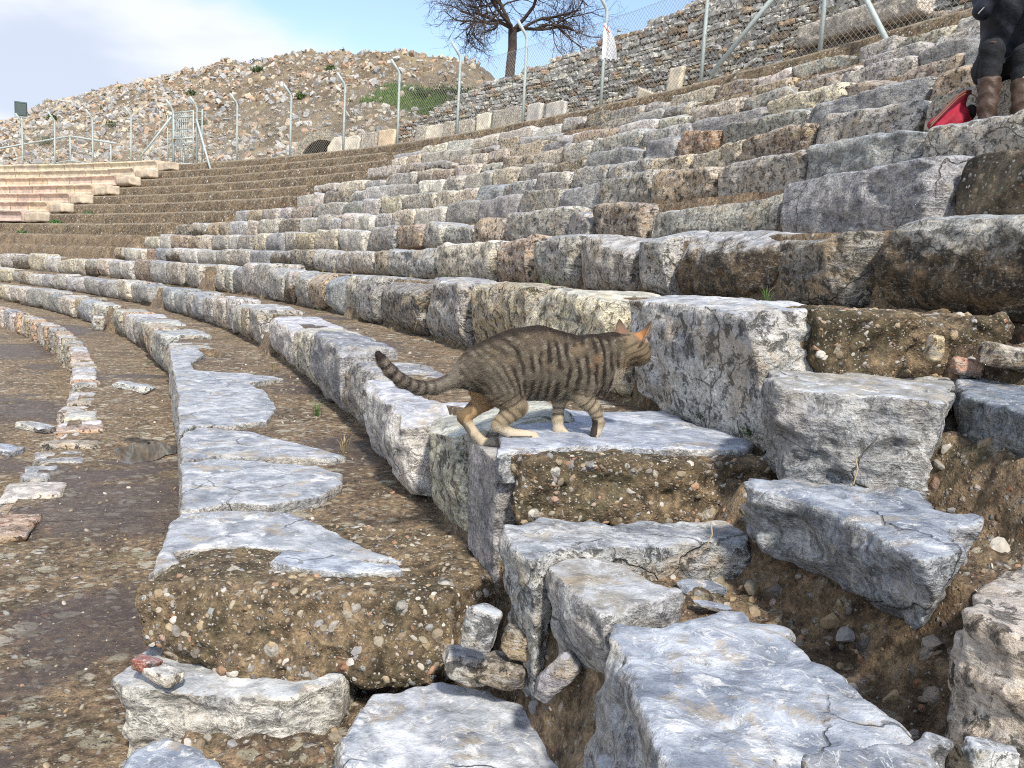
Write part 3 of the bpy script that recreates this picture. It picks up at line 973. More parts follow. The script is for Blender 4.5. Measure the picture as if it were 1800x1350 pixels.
def scatter_mesh(name, pos, rad, mat, flat=0.6, cols=None, seed=3, parent=None, angular=0.35, smooth=False, origin=None, frames=None, sub=None):
    """many small stones in one mesh"""
    rg = np.random.default_rng(seed)
    T, F = sub or ICO1
    N = len(pos)
    rot = rg.normal(size=(N, 3, 3))
    q, _ = np.linalg.qr(rot)
    if frames is not None:
        q = frames
    sc = np.stack([np.ones(N), rg.uniform(0.55, 1.0, N), rg.uniform(flat * 0.6, flat * 1.2, N)], 1)
    jit = 1 + rg.normal(size=(N, len(T))) * 0.07
    # flatten by random planes to make facets
    V = T[None] * jit[..., None]
    for _ in range(5):
        nv = rg.normal(size=(N, 3))
        nv /= np.linalg.norm(nv, axis=1)[:, None]
        s = np.einsum('nvk,nk->nv', V, nv) - rg.uniform(1 - angular, 0.95, N)[:, None]
        V = V - np.maximum(0, s)[..., None] * nv[:, None, :]
    V = V * sc[:, None, :] * rad[:, None, None]
    V = np.einsum('nvk,nkl->nvl', V, q) + pos[:, None, :]
    FF = (F[None] + (np.arange(N) * len(T))[:, None, None]).reshape(-1, 3)
    if cols is None:
        cols = PAL[rg.integers(0, len(PAL), N)] * 0.72 + np.array([.22, .17, .11]) * 0.28
    C = np.repeat(cols * (1 + rg.normal(size=(N, 1)) * 0.12), len(T), 0)
    V = V.reshape(-1, 3)
    if origin is not None:
        V = V - np.array(origin)
    me = mesh_from(name, V, FF, smooth, np.clip(C, 0.02, 0.85))
    return link(name, me, mat, parent, origin if parent is None else None)


def stick_pebbles(o, n, rmin, rmax, seed, cond):
    """pebbles set in the face of a mortar block"""
    me = o.data
    V = np.empty(len(me.vertices) * 3, np.float32)
    me.vertices.foreach_get('co', V)
    V = V.reshape(-1, 3)
    Nn = np.empty(len(me.vertices) * 3, np.float32)
    me.vertex_normals.foreach_get('vector', Nn)
    Nn = Nn.reshape(-1, 3)
    ok = np.where(cond(V, Nn))[0]
    rg = np.random.default_rng(seed)
    idx = ok[rg.integers(0, len(ok), n)]
    rad = rmin * (rmax / rmin) ** (rg.random(n) ** 3.3)
    pos = V[idx] - Nn[idx] * rad[:, None] * 0.30
    # lie flat in the face
    nrm = Nn[idx]
    a = np.cross(nrm, rg.normal(size=(n, 3)))
    a[:, 2] *= 0.5
    a -= nrm * (a * nrm).sum(1)[:, None]
    a /= np.linalg.norm(a, axis=1)[:, None]
    b = np.cross(nrm, a)
    fr = np.stack([a, b, nrm], 1)
    p = scatter_mesh('pebbles', pos, rad, MPEB, 0.65, seed=seed, parent=o, frames=fr, smooth=False, angular=0.55)
    p['kind'] = 'stuff'
    return p


BG = (0.30, 0.33, 0.37)
front = lambda V, N: (N[:, 1] < -0.3) | (N[:, 2] > 0.6)
# mortar cores laid open at the ends of three rows
o = rock('mortar_block', [(-.965, 2.13), (-.70, 2.10), (-.40, 2.12), (-.10, 2.13), (-.03, 2.25), (-.03, 2.70), (-.60, 2.75), (-.92, 2.5)], -.832, -1.06,
         MMORT, BG, 11, 0.006, 0.02, 1.2, (0, 0), 6, 0.03, 0.004, 0.03, lean=(0.03, -0.10), scal=0.04, topamp=0.4)
tag(o, 'brown mortar core full of pebbles ending the lowest marble row', 'mortar block')
stick_pebbles(o, 3200, 0.0016, 0.021, 1, front)
o = rock('mortar_block', [(-.01, 2.21), (.2, 2.22), (.45, 2.25), (.68, 2.30), (.95, 2.42), (.9, 2.75), (.4, 2.7), (.02, 2.55)], -.470, -.655,
         MMORT, BG, 12, 0.006, 0.02, 1.2, (0, 0), 6, 0.03, 0.004, 0.03, lean=(0.0, -0.06), scal=0.04, topamp=0.5)
tag(o, 'pebbly brown mortar block directly under the cat', 'mortar block')
stick_pebbles(o, 1900, 0.0018, 0.018, 2, front)
o = rock('mortar_block', [P(48.80, 17.22, 0)[:2], P(49.1, 17.2, 0)[:2], P(49.44, 17.15, 0)[:2], P(49.46, 18.2, 0)[:2], P(48.84, 18.2, 0)[:2]], -.045, -.27,
         MMORT, BG, 13, 0.008, 0.03, 1.3, (0, 0), 5, 0.03, 0.004, 0.03, scal=0.04, topamp=0.6)
tag(o, 'crumbling mortar block with rounded stones below the dark boulder', 'mortar block')
stick_pebbles(o, 900, 0.0025, 0.02, 3, front)

# marble tops of the lowest row, set in the earth
zA = -.824
for q, (pts, lab, sd_) in enumerate([
    (pxp(zA, (298, 612), (345, 610), (360, 622), (335, 638), (345, 650), (440, 656), (500, 664), (440, 672), (470, 690), (487, 716), (470, 738), (400, 748), (345, 745), (314, 762), (313, 690), (303, 645)),
     'pale marble slab with a rounded tongue, farthest of the four low slabs', 21),
    (pxp(zA, (315, 768), (345, 749), (440, 757), (520, 776), (612, 800), (590, 806), (500, 803), (430, 804), (380, 799), (317, 810)),
     'thin wedge shaped marble slab between two larger slabs of the lowest row', 22),
    (pxp(zA, (317, 814), (380, 804), (450, 808), (560, 818), (604, 830), (601, 850), (560, 872), (470, 886), (400, 880), (350, 894), (316, 894)),
     'blue grey marble slab with a blunt right end in the lowest row', 23),
    (pxp(zA, (314, 900), (420, 893), (510, 897), (560, 918), (620, 945), (660, 965), (715, 985), (640, 984), (530, 966), (430, 958), (350, 962), (308, 966), (318, 985), (262, 1006), (282, 950)),
     'streaked marble slab tapering right above the pebbly mortar end', 24),
]):
    o = rock('marble_slab', pts, zA, -1.235, MSM, (0.45, 0.445, 0.43), sd_, 0.0085, 0.0, 0.55, (0, 0), 3, 0.02, 0.006, 0.012, scal=0.02, topamp=0.22)
    tag(o, lab, 'marble slab', 'marble slabs set in the lowest row')
o = rock('marble_slab', pxp(-.826, (470, 990), (497, 968), (560, 975), (700, 1000), (713, 1008), (600, 1011), (530, 1004)), -.818, -.9, MSM, (0.5, 0.52, 0.54), 25, 0.006, 0, 0.5,
         (0, 0), 2, 0.01, 0.004, 0.006, topamp=0.25)
tag(o, 'small flat marble flake lying on top of the pebbly mortar end', 'marble slab')

o = rock('marble_block', [(-.955, 2.00), (-.91, 1.955), (-.62, 1.93), (-.42, 1.97), (-.365, 2.03), (-.37, 2.3), (-.95, 2.3)], -1.035, -1.27, MSM, (0.60, 0.58, 0.52), 31, 0.006,
         0.03, 0.9, (0, 0), 9, 0.045, 0.008, 0.008, scal=0.045)
tag(o, 'white broken marble block under the mortar core beside the earth floor', 'stone block')
o = rock('boulder', pxp(-1.13, (190, 1360), (225, 1315), (285, 1288), (345, 1305), (385, 1340), (420, 1420), (190, 1440)), -1.125, -1.3, MSM, (0.34, 0.37, 0.41), 32, 0.006, -0.02, 1.0,
         (0, 0), 8, 0.05, 0.006, 0.03, scal=0.03)
tag(o, 'rounded blue grey boulder with white spots at the bottom edge', 'boulder')
o = rock('marble_block', pxp(-1.02, (602, 1262), (612, 1235), (650, 1208), (720, 1200), (800, 1206), (900, 1214), (960, 1238), (1040, 1310), (1085, 1430), (600, 1440)), -1.015, -1.27, MSM,
         (0.56, 0.56, 0.55), 33, 0.006, -0.01, 1.0, (0.0, 0.02), 8, 0.05, 0.007, 0.02, scal=0.03, topamp=0.5)
tag(o, 'broad white marble block with blue streaks at the bottom centre', 'stone block')
o = rock('marble_block', pxp(-.65, (1058, 1112), (1075, 1090), (1150, 1096), (1290, 1066), (1310, 1062), (1335, 1085), (1420, 1112), (1385, 1120), (1460, 1165), (1560, 1232), (1650, 1310), (1600, 1420), (1200, 1440), (1140, 1290), (1095, 1190)),
         -.642, -1.22, MSM, (0.43, 0.45, 0.475), 34, 0.007, -0.03, 1.0, (0.0, 0.0), 8, 0.06, 0.008, 0.022, scal=0.035, topamp=0.4)
tag(o, 'large blue and white marble block with a broad polished top', 'stone block')
o = rock('marble_block', pxp(-.60, (1415, 1350), (1470, 1310), (1560, 1272), (1600, 1280), (1665, 1300), (1640, 1332), (1630, 1440), (1400, 1440)), -.595, -.85, MSLATE, (0.36, 0.37, 0.38), 35, 0.006, -0.03, 1.0,
         (-0.1, 0.1), 8, 0.05, 0.01, 0.015)
tag(o, 'low grey marble lump at the bottom right', 'stone block')
o = rock('marble_block', pxp(-.64, (943, 1005), (955, 980), (1000, 970), (1120, 984), (1165, 1018), (1190, 1048), (1120, 1066), (1058, 1084), (1000, 1045)), -.640, -.93, MBUFF, (0.42, 0.42, 0.42), 36, 0.006,
         0.055, 0.9, (0, 0), 8, 0.04, 0.008, 0.008, scal=0.03, lean=(0.05, -0.02), topamp=0.35)
tag(o, 'five sided grey block with a buff patch on its top', 'stone block')
o = rock('marble_block', pxp(-.62, (876, 935), (884, 916), (1000, 912), (1150, 916), (1318, 914), (1335, 940), (1322, 958), (1200, 955), (1080, 968), (990, 968), (950, 985), (935, 990), (900, 965)), -.615, -1.06, MS,
         (0.42, 0.43, 0.43), 37, 0.0065, 0.03, 0.9, (0, 0), 6, 0.03, 0.012, 0.012, scal=0.03, lean=(0.03, 0.02))
tag(o, 'grey marble block whose long ledge carries the mortar under the cat', 'stone block')
o = rock('slate_block', pxp(-.45, (1298, 838), (1330, 826), (1400, 834), (1500, 848), (1620, 884), (1715, 924), (1722, 935), (1692, 945), (1700, 975), (1685, 1015), (1600, 990), (1530, 950), (1460, 905), (1395, 878), (1318, 860)),
         -.440, -.63, MSLATE, (0.32, 0.345, 0.38), 38, 0.0062, 0.055, 1.2, (0.02, -0.02), 12, 0.06, 0.012, 0.016, scal=0.04, topamp=0.4)
tag(o, 'long dark blue grey block tilted across the steps on the right', 'stone block')
o = rock('marble_block', pxp(-.45, (1685, 1020), (1705, 1008), (1780, 1002), (1950, 1000), (1950, 1160), (1780, 1130), (1700, 1085)), -.440, -.74, MROUGH, (0.52, 0.44, 0.36), 39, 0.006, -0.005, 1.1, (0, 0), 10, 0.05, 0.012, 0.01, scal=0.04)
tag(o, 'cream and orange broken block at the right edge', 'stone block')
o = rock('marble_block', pxp(-.25, (1334, 672), (1350, 655), (1390, 647), (1520, 654), (1678, 668), (1672, 724), (1560, 714), (1440, 702), (1370, 694)), -.232, -.50, MBUFF, (0.34, 0.35, 0.36), 40, 0.0075, 0.05, 1.2,
         (0, 0.0), 10, 0.05, 0.008, 0.012, scal=0.05)
tag(o, 'dark grey block with a flat buff top beside the brick red stone', 'stone block')
o = rock('marble_block', pxp(-.25, (1676, 682), (1700, 672), (1800, 668), (1980, 665), (1980, 760), (1800, 738), (1740, 722), (1690, 708)), -.225, -.62, MSLATE, (0.22, 0.25, 0.28), 41, 0.0075, 0.06, 1.1,
         (0, 0), 8, 0.05, 0.008, 0.012, scal=0.04)
tag(o, 'dark slate coloured block cut off by the right edge', 'stone block')
o = rock('marble_slab', pxp(-.45, (868, 792), (880, 760), (905, 735), (935, 706), (1010, 716), (1090, 720), (1170, 716), (1225, 742), (1270, 752), (1332, 772), (1310, 787), (1170, 783), (1060, 777), (950, 783)), -.456, -.56, MSM, (0.46, 0.48, 0.52), 42, 0.007,
         0.01, 0.6, (0, 0), 4, 0.02, 0.005, 0.01, topamp=0.25)
tag(o, 'flat blue grey marble slab the cat is walking over', 'marble slab')
o = arc_block(47.755, 17.30, 17.64, -.88, -.500, 0.19, 611, 0.009, 'blue-grey', amp=1.0, curl=0.05, chip=1.2, rad=0.045, tilt=(0.0, 0.0))
tag(o, 'narrow grey block at the corner below the cat\'s hind paws', 'stone block')

# red, yellow and brown stones in the crumbling end, and small stones in the gaps
small = [('brick', 1700, 645, -.19, .045, (0.42, 0.19, 0.12), 'brick red squared stone in the crumbling mortar on the right', (1.0, 0.7, 0.6)),
         ('cobble', 1643, 612, -.14, .040, (0.55, 0.43, 0.24), 'yellow oval cobble in the crumbling mortar on the right', (0.6, 0.7, 1.0)),
         ('rubble_stone', 1775, 628, -.15, .065, (0.30, 0.24, 0.17), 'brown flat stone in the mortar at the right edge', (1.2, 0.8, 0.5)),
         ('rubble_stone', 846, 1103, -.79, .050, (0.44, 0.46, 0.47), 'upright grey wedge stone at the corner of the pebbly mortar', (0.75, 0.5, 1.0)),
         ('rubble_stone', 820, 1170, -.93, .058, (0.58, 0.57, 0.53), 'pale lump of stone leaning in the gap above the bottom block', (1.0, 0.8, 0.6)),
         ('rubble_stone', 885, 1180, -.93, .062, (0.30, 0.24, 0.17), 'flat brown stone in the gap above the bottom block', (1.0, 0.8, 0.45)),
         ('rubble_stone', 912, 1130, -.86, .045, (0.27, 0.22, 0.15), 'dark brown stone wedged under the corner block', (0.9, 0.8, 0.8)),
         ('rubble_stone', 978, 1190, -.84, .062, (0.42, 0.40, 0.42), 'slanting grey and purple sliver in the earth of the gap', (0.45, 0.5, 1.0)),
         ('rubble_stone', 300, 1165, -1.0, .040, (0.60, 0.57, 0.50), 'flat white stone tucked under the pebbly mortar', (1.3, 0.7, 0.35)),
         ('brick', 275, 1150, -.985, .030, (0.28, 0.08, 0.05), 'dark red stone chip under the left end of the mortar', (1.1, 0.7, 0.5)),
         ('rubble_stone', 1745, 1330, -.60, .030, (0.56, 0.57, 0.57), 'small white stone in the bottom right corner', (1.1, 0.8, 0.5)),
         ('slate_flake', 1233, 992, -.655, .050, (0.20, 0.23, 0.28), 'thin dark slate flake on the earth beside the grey ledge', (1.3, 0.7, 0.12)),
         ('slate_flake', 1255, 1037, -.655, .032, (0.26, 0.28, 0.32), 'tiny slate flake between the two polished blocks', (1.3, 0.5, 0.12)),
         ('rubble_stone', 235, 680, -.82, .10, (0.52, 0.52, 0.49), 'pale flat slab resting in front of the second steps', (1.3, 0.6, 0.2)),
         ('rubble_stone', 60, 750, -1.22, .10, (0.55, 0.54, 0.50), 'white flat slab at the left edge of the floor', (1.3, 0.7, 0.2)),
         ('rubble_stone', 10, 790, -1.22, .09, (0.45, 0.48, 0.53), 'blue grey flat stone cut by the left edge', (1.2, 0.8, 0.2)),
         ('rubble_stone', 173, 568, -1.13, .13, (0.55, 0.54, 0.50), 'small pale block by the far steps', (0.8, 0.7, 1.0)),
         ('rubble_stone', 1120, 900, -.62, .001, (0.5, 0.5, 0.5), None, (1, 1, 1))]
for q, (nm, u, v, z, rd, tint, lab, sh) in enumerate(small):
    if lab is None:
        continue
    c = px(u, v, z)
    rg = np.random.default_rng(900 + q)
    if 'flake' in nm:
        z = float(ground_h(np.array([math.hypot(c[0] - CX, c[1] - CY)]), np.array([math.degrees(math.atan2(c[1] - CY, c[0] - CX))]))[0]) + 0.012
    if 'under the' in lab and 'mortar' in lab:
        c = c - np.array([0, 0.055])
    U, F, n = round_box(14, 14, 14, np.array(sh) * rd, np.array(sh).min() * rd * 0.5)
    d = fbm(U / rd * 0.9 + q * 7, 3, q) * 0.16 * rd + fbm(U / rd * 3.0 + q * 7, 3, q + 4) * 0.05 * rd
    U = U + n * d[:, None]
    for _ in range(7):
        nv = rg.normal(size=3)
        nv /= np.linalg.norm(nv)
        sup = (U @ nv).max()
        U = U - np.maximum(0, U @ nv - sup * rg.uniform(0.72, 0.95))[:, None] * nv
    an = rg.uniform(-0.5, 0.5)
    tl = {'upright': 0.2}.get(lab.split()[0], 0.12) + (0.6 if 'slanting' in lab else 0)
    Rz = np.array([[math.cos(an), -math.sin(an), 0], [math.sin(an), math.cos(an), 0], [0, 0, 1]])
    Ry = np.array([[math.cos(tl), 0, math.sin(tl)], [0, 1, 0], [-math.sin(tl), 0, math.cos(tl)]])
    U = U @ Rz.T @ Ry.T
    me = mesh_from(nm, U, F, True)
    o = link(nm, me, MSM if 'slate' in nm else (MROUGH if 'brown' in lab else MS), None, (c[0], c[1], z), tint)
    tag(o, lab, {'brick': 'stone', 'cobble': 'cobble', 'slate_flake': 'slate flake'}.get(nm, 'stone'))

# small red and pale kerb stones along the lowest edges on the left
rg = np.random.default_rng(44)
t = 25.7
q = 0
while t < 44:
    L = rg.uniform(0.22, 0.5)
    t2 = t + math.degrees(L / 46.0)
    kd = ['tan', 'orange-stained', 'pale grey', 'cream', 'grey'][rg.integers(0, 5)]
    o = arc_block(46.02 + rg.normal() * .012, t, t2 - 0.02, -1.66, -1.232 + rg.normal() * 0.008, 0.26, 700 + q, 0.03, kd, name='kerb_stone', curl=0.02, rad=0.03)
    tag(o, 'small %s stone edging the low step on the far left' % kd, 'kerb stone', 'small kerb stones edging the lowest step')
    t = t2
    q += 1
t = 19.6
while t < 24.9:
    L = rg.uniform(0.20, 0.5)
    t2 = t + math.degrees(L / 46.0)
    kd = ['tan', 'orange-stained', 'pale grey', 'cream', 'grey'][rg.integers(0, 5)]
    o = arc_block(46.03 + rg.normal() * .015, t, t2 - 0.02, -1.66, -1.236 + rg.normal() * 0.006, rg.uniform(.18, .36), 760 + q, 0.022, kd, name='kerb_stone', curl=0.02, rad=0.03)
    tag(o, 'small %s stone edging the floor at the left edge' % kd, 'kerb stone', 'small kerb stones edging the near floor')
    t = t2
    q += 1

# loose gravel on the near treads
rg = np.random.default_rng(5)
N = 7500
gr = rg.uniform(45.2, 49.4, N)
gt = 15.2 + 9.5 * rg.random(N) ** 1.6
gz = ground_h(gr, gt)
dz_ = np.abs(ground_h(gr + 0.02, gt) - gz)
ok = dz_ < 0.012
gr, gt, gz = gr[ok], gt[ok], gz[ok]
pos = np.stack([CX + gr * np.cos(np.radians(gt)), CY + gr * np.sin(np.radians(gt)), gz], 1)
rad = 0.0018 * (9.0) ** (rg.random(len(pos)) ** 3.2)
o = scatter_mesh('gravel', pos, rad, MPEB, 0.5, seed=8, smooth=True)
tag(o, 'tiny loose pebbles strewn over the earth treads', None, None, 'stuff')
N = 5200
gr = rg.uniform(46.98, 49.7, N)
gt = rg.uniform(15.0, 17.4, N)
gz = ground_h(gr, gt)
pos = np.stack([CX + gr * np.cos(np.radians(gt)), CY + gr * np.sin(np.radians(gt)), gz], 1)
rad = 0.0022 * (14.0) ** (rg.random(len(pos)) ** 2.6)
o = scatter_mesh('rubble', pos - np.array([0, 0, 1]) * rad[:, None] * 0.25, rad, MPEB, 0.6, seed=18, angular=0.5)
tag(o, 'angular stone chips in the broken earth of the stairway', None, None, 'stuff')


# ------------------------------------------------------------------ behind the seats: fence, wall, hill, tree
RF = 57.15
posts = [67.2, 65.0, 62.4, 59.8, 52.7, 49.3, 46.1, 43.05, 40.0, 37.0, 33.95, 30.75, 27.8, 24.7, 21.6]
fence = empty('chain_link_fence', P(RF, 45, 3.93))
tag(fence, 'chain link fence on cranked pale green posts above the top row', 'fence')
FO = P(RF, 45, 3.93)


def leanpost(mb, t, z0=3.90, h=2.12, bend=0.5, r=0.040, lx=0.0):
    b = P(RF, t, z0)
    rad_ = np.array([math.cos(math.radians(t)), math.sin(math.radians(t)), 0])
    tn = np.array([-rad_[1], rad_[0], 0])
    pts = [b, b + np.array([0, 0, h * .5]) + tn * lx * .5, b + np.array([0, 0, h]) + tn * lx]
    top = pts[-1]
    for k in range(1, 5):
        a = k / 4 * 0.75
        top = top + np.array([0, 0, 0.05 * math.cos(a)]) - rad_ * 0.05 * math.sin(a)
        pts.append(top)
    pts.append(top + (np.array([0, 0, math.cos(.75)]) - rad_ * math.sin(.75)) * bend * .7)
    mb.tube(np.array(pts) - FO, r, 10)


for q, t in enumerate(posts):
    mb = MB()
    leanpost(mb, t, lx=random.uniform(-.03, .03))
    mb.build('post', MPOST, fence, True)
mb = MB()


def mesh_bay(mb, t0, t1, z0=3.93, h=1.95, cell=0.075, w=0.0034):
    n = max(2, int(math.radians(t1 - t0) * RF / (cell * 1.4)))
    L = math.radians(t1 - t0) * RF
    step = cell * 1.414
    for sgn in (1, -1):
        x = -h
        while x < L + h:
            a0, a1 = (x, x + h) if sgn > 0 else (x + h, x)
            # clip to the bay
            def clipz(xa, xb):
                lo, hi = 0.0, 1.0
                d = xb - xa
                if d > 0:
                    lo = max(lo, (0 - xa) / d)
                    hi = min(hi, (L - xa) / d)
                else:
                    lo = max(lo, (L - xa) / d)
                    hi = min(hi, (0 - xa) / d)
                return lo, hi
            lo, hi = clipz(a0, a1)
            if hi > lo:
                pts = []
                for f in (lo, hi):
                    xx = a0 + (a1 - a0) * f
                    pts.append(P(RF + 0.03 * sgn * 0.3, t0 + math.degrees(xx / RF), z0 + h * f) - FO)
                mb.tube(pts, w, 3, cap=False)
            x += step


pall = sorted(posts)
for a, b in zip(pall[:-1], pall[1:]):
    if (a, b) == (52.7, 59.8):
        mesh_bay(mb, 52.7, 55.3)
        mesh_bay(mb, 57.0, 59.8)
    else:
        mesh_bay(mb, a, b)
mb.build('wire_mesh', MWIRE, fence)
mb = MB()
for z in (4.0, 4.9, 5.85):
    mb.tube([P(RF - .02, t, z) - FO for t in np.arange(21.6, 67.2, 0.5)], 0.004, 4)
mb.build('tension_wire', MWIRE, fence)
for t0, t1, zt, z0 in ((25.9, 27.75, 5.9, 3.6), (29.35, 27.85, 5.9, 3.75), (58.9, 57.0, 5.9, 3.85), (53.6, 55.3, 5.7, 3.6)):
    mb = MB()
    mb.tube([P(RF - (1.0 if t0 < 30 and t0 > 29 else 0.55), t0, z0) - FO, P(RF - 0.05, t1, zt) - FO], 0.042, 10)
    mb.build('brace', MPOST, fence, True)

gate = empty('gate', P(RF, 56.15, 3.9))
tag(gate, 'narrow welded steel gate set in the chain link fence', 'gate')
GO = P(RF, 56.15, 3.9)
for t in (55.35, 56.95):
    mb = MB()
    mb.tube([P(RF, t, 3.55) - GO, P(RF, t, 6.15) - GO, P(RF - .1, t, 6.3) - GO, P(RF - .32, t, 6.55) - GO], 0.045, 10)
    mb.build('gate_post', MPOST, gate, True)
mb = MB()
for t in (55.5, 56.8):
    mb.tube([P(RF - .06, t, 3.95) - GO, P(RF - .06, t, 6.05) - GO], 0.03, 8)
for z in (3.98, 5.0, 6.05, 5.85):
    mb.tube([P(RF - .06, t, z) - GO for t in (55.5, 56.8)], 0.028, 8)
mb.build('gate_frame', MPOST, gate, True)
mb = MB()
for t in np.linspace(55.65, 56.65, 8):
    mb.tube([P(RF - .06, t, 4.0) - GO, P(RF - .06, t, 6.03) - GO], 0.010, 6)
for z in np.arange(4.25, 6.0, 0.28):
    mb.tube([P(RF - .075, t, z) - GO for t in (55.5, 56.8)], 0.010, 6)
mb.build('bar_grid', MPOST, gate, True)
for ta, tb in ((56.95, 57.3), (55.35, 55.0)):
    mb = MB()
    for z in np.arange(4.2, 6.1, 0.3):
        mb.tube([P(RF, ta, z) - GO, P(RF, tb, z) - GO], 0.016, 6)
    mb.tube([P(RF, tb, 3.95) - GO, P(RF, tb, 6.1) - GO], 0.025, 6)
    mb.build('side_frame', MPOST, gate, True)
mb = MB()
mb.box((P(RF - .1, 56.72, 4.95) - GO), (0.05, 0.09, 0.12))
mb.build('padlock', plain('old_lock', (0.3, 0.2, 0.1), 0.5, 0.6), gate)

# floodlight on the end post, railing behind it
fl = empty('floodlight', P(RF, 67.25, 6.0))
tag(fl, 'square dark green floodlight on the last fence post at the left edge', 'floodlight')
MFL = plain('dark_green_paint', (0.075, 0.115, 0.11), 0.5)
a = math.radians(67)
Rl = np.array([[-math.sin(a), math.cos(a) * -1, 0], [math.cos(a), -math.sin(a), 0], [0, 0, 1.0]])
tilt = 0.6
Rt = np.array([[1, 0, 0], [0, math.cos(tilt), -math.sin(tilt)], [0, math.sin(tilt), math.cos(tilt)]])
Rm = np.array([[0.86, -0.5, 0], [0.5, 0.86, 0], [0, 0, 1]]) @ Rt
mb = MB()
mb.box((0, 0, 0.72), (0.52, 0.12, 0.66), Rm)
mb.build('housing', MFL, fl)
mb = MB()
mb.box(np.array([0, 0, 0.72]) + Rm @ np.array([0, -0.066, 0]), (0.45, 0.014, 0.58), Rm)
mb.build('glass', plain('lamp_glass', (0.16, 0.22, 0.22), 0.15), fl)
mb = MB()
mb.tube([(0, 0, 0), (0, 0.03, 0.32)], 0.03, 8)
mb.tube([(-0.3, 0.02, 0.35), (0.3, 0.05, 0.35)], 0.018, 6)
mb.build('bracket', MPOST, fl, True)

rail = empty('handrail', P(58.6, 68, 3.9))
tag(rail, 'pale steel two bar handrail behind the fence at the left edge', 'railing')
RO = P(58.6, 68, 3.9)
mb = MB()
pts = [P(59.0, 63.2, 5.35), P(58.9, 66.2, 5.75), P(57.9, 70.5, 4.95), P(57.4, 73, 4.6)]
mb.tube(np.array(pts) - RO, 0.045, 8)
mb.tube(np.array(pts) - RO - np.array([0, 0, 1.0]) * 1.15, 0.03, 8)
mb.build('rail', MPOST, rail, True)
for p_ in (P(59.0, 63.6, 5.4), P(58.9, 66.2, 5.75), P(57.6, 71.7, 4.8)):
    mb = MB()
    mb.tube([p_ - RO, p_ - RO - np.array([0, 0, 1.6])], 0.04, 8)
    mb.build('rail_post', MPOST, rail, True)

# torn white bag tied to a post
mb = MB()
bp = P(RF - .06, 33.95, 5.45)
g = np.linspace(0, 1, 12)
V = []
for i, a_ in enumerate(g):
    for j, b_ in enumerate(g):
        wv = 0.38 * (1 - 0.75 * (1 - a_) ** 1.5) * b_
        V.append((wv * 0.9, -0.05 * math.sin(b_ * 5 + a_ * 2) - 0.02, 0.34 - 0.80 * a_ + 0.10 * b_ * math.sin(a_ * 3) + (0.05 if (i + j) % 3 else 0) * a_))
V = np.array(V)
F = [(i * 12 + j, i * 12 + j + 1, (i + 1) * 12 + j + 1, (i + 1) * 12 + j) for i in range(11) for j in range(11)]
mb.add(V, F)
V2 = V + np.array([0, 0.012, 0])
mb.add(V2, [f[::-1] for f in F])
o = mb.build('plastic_bag', plain('white_plastic', (0.75, 0.76, 0.78), 0.4), None, True, Vector(bp))
tag(o, 'torn white plastic bag tied to a fence post', 'plastic bag')
mb = MB()
mb.tube([(0.0, -0.05, 0.30), (0.06, -0.07, 0.22), (0.14, -0.06, 0.14)], 0.012, 6)
mb.build('ribbon', plain('orange_tape', (0.7, 0.16, 0.05), 0.5), o, True)

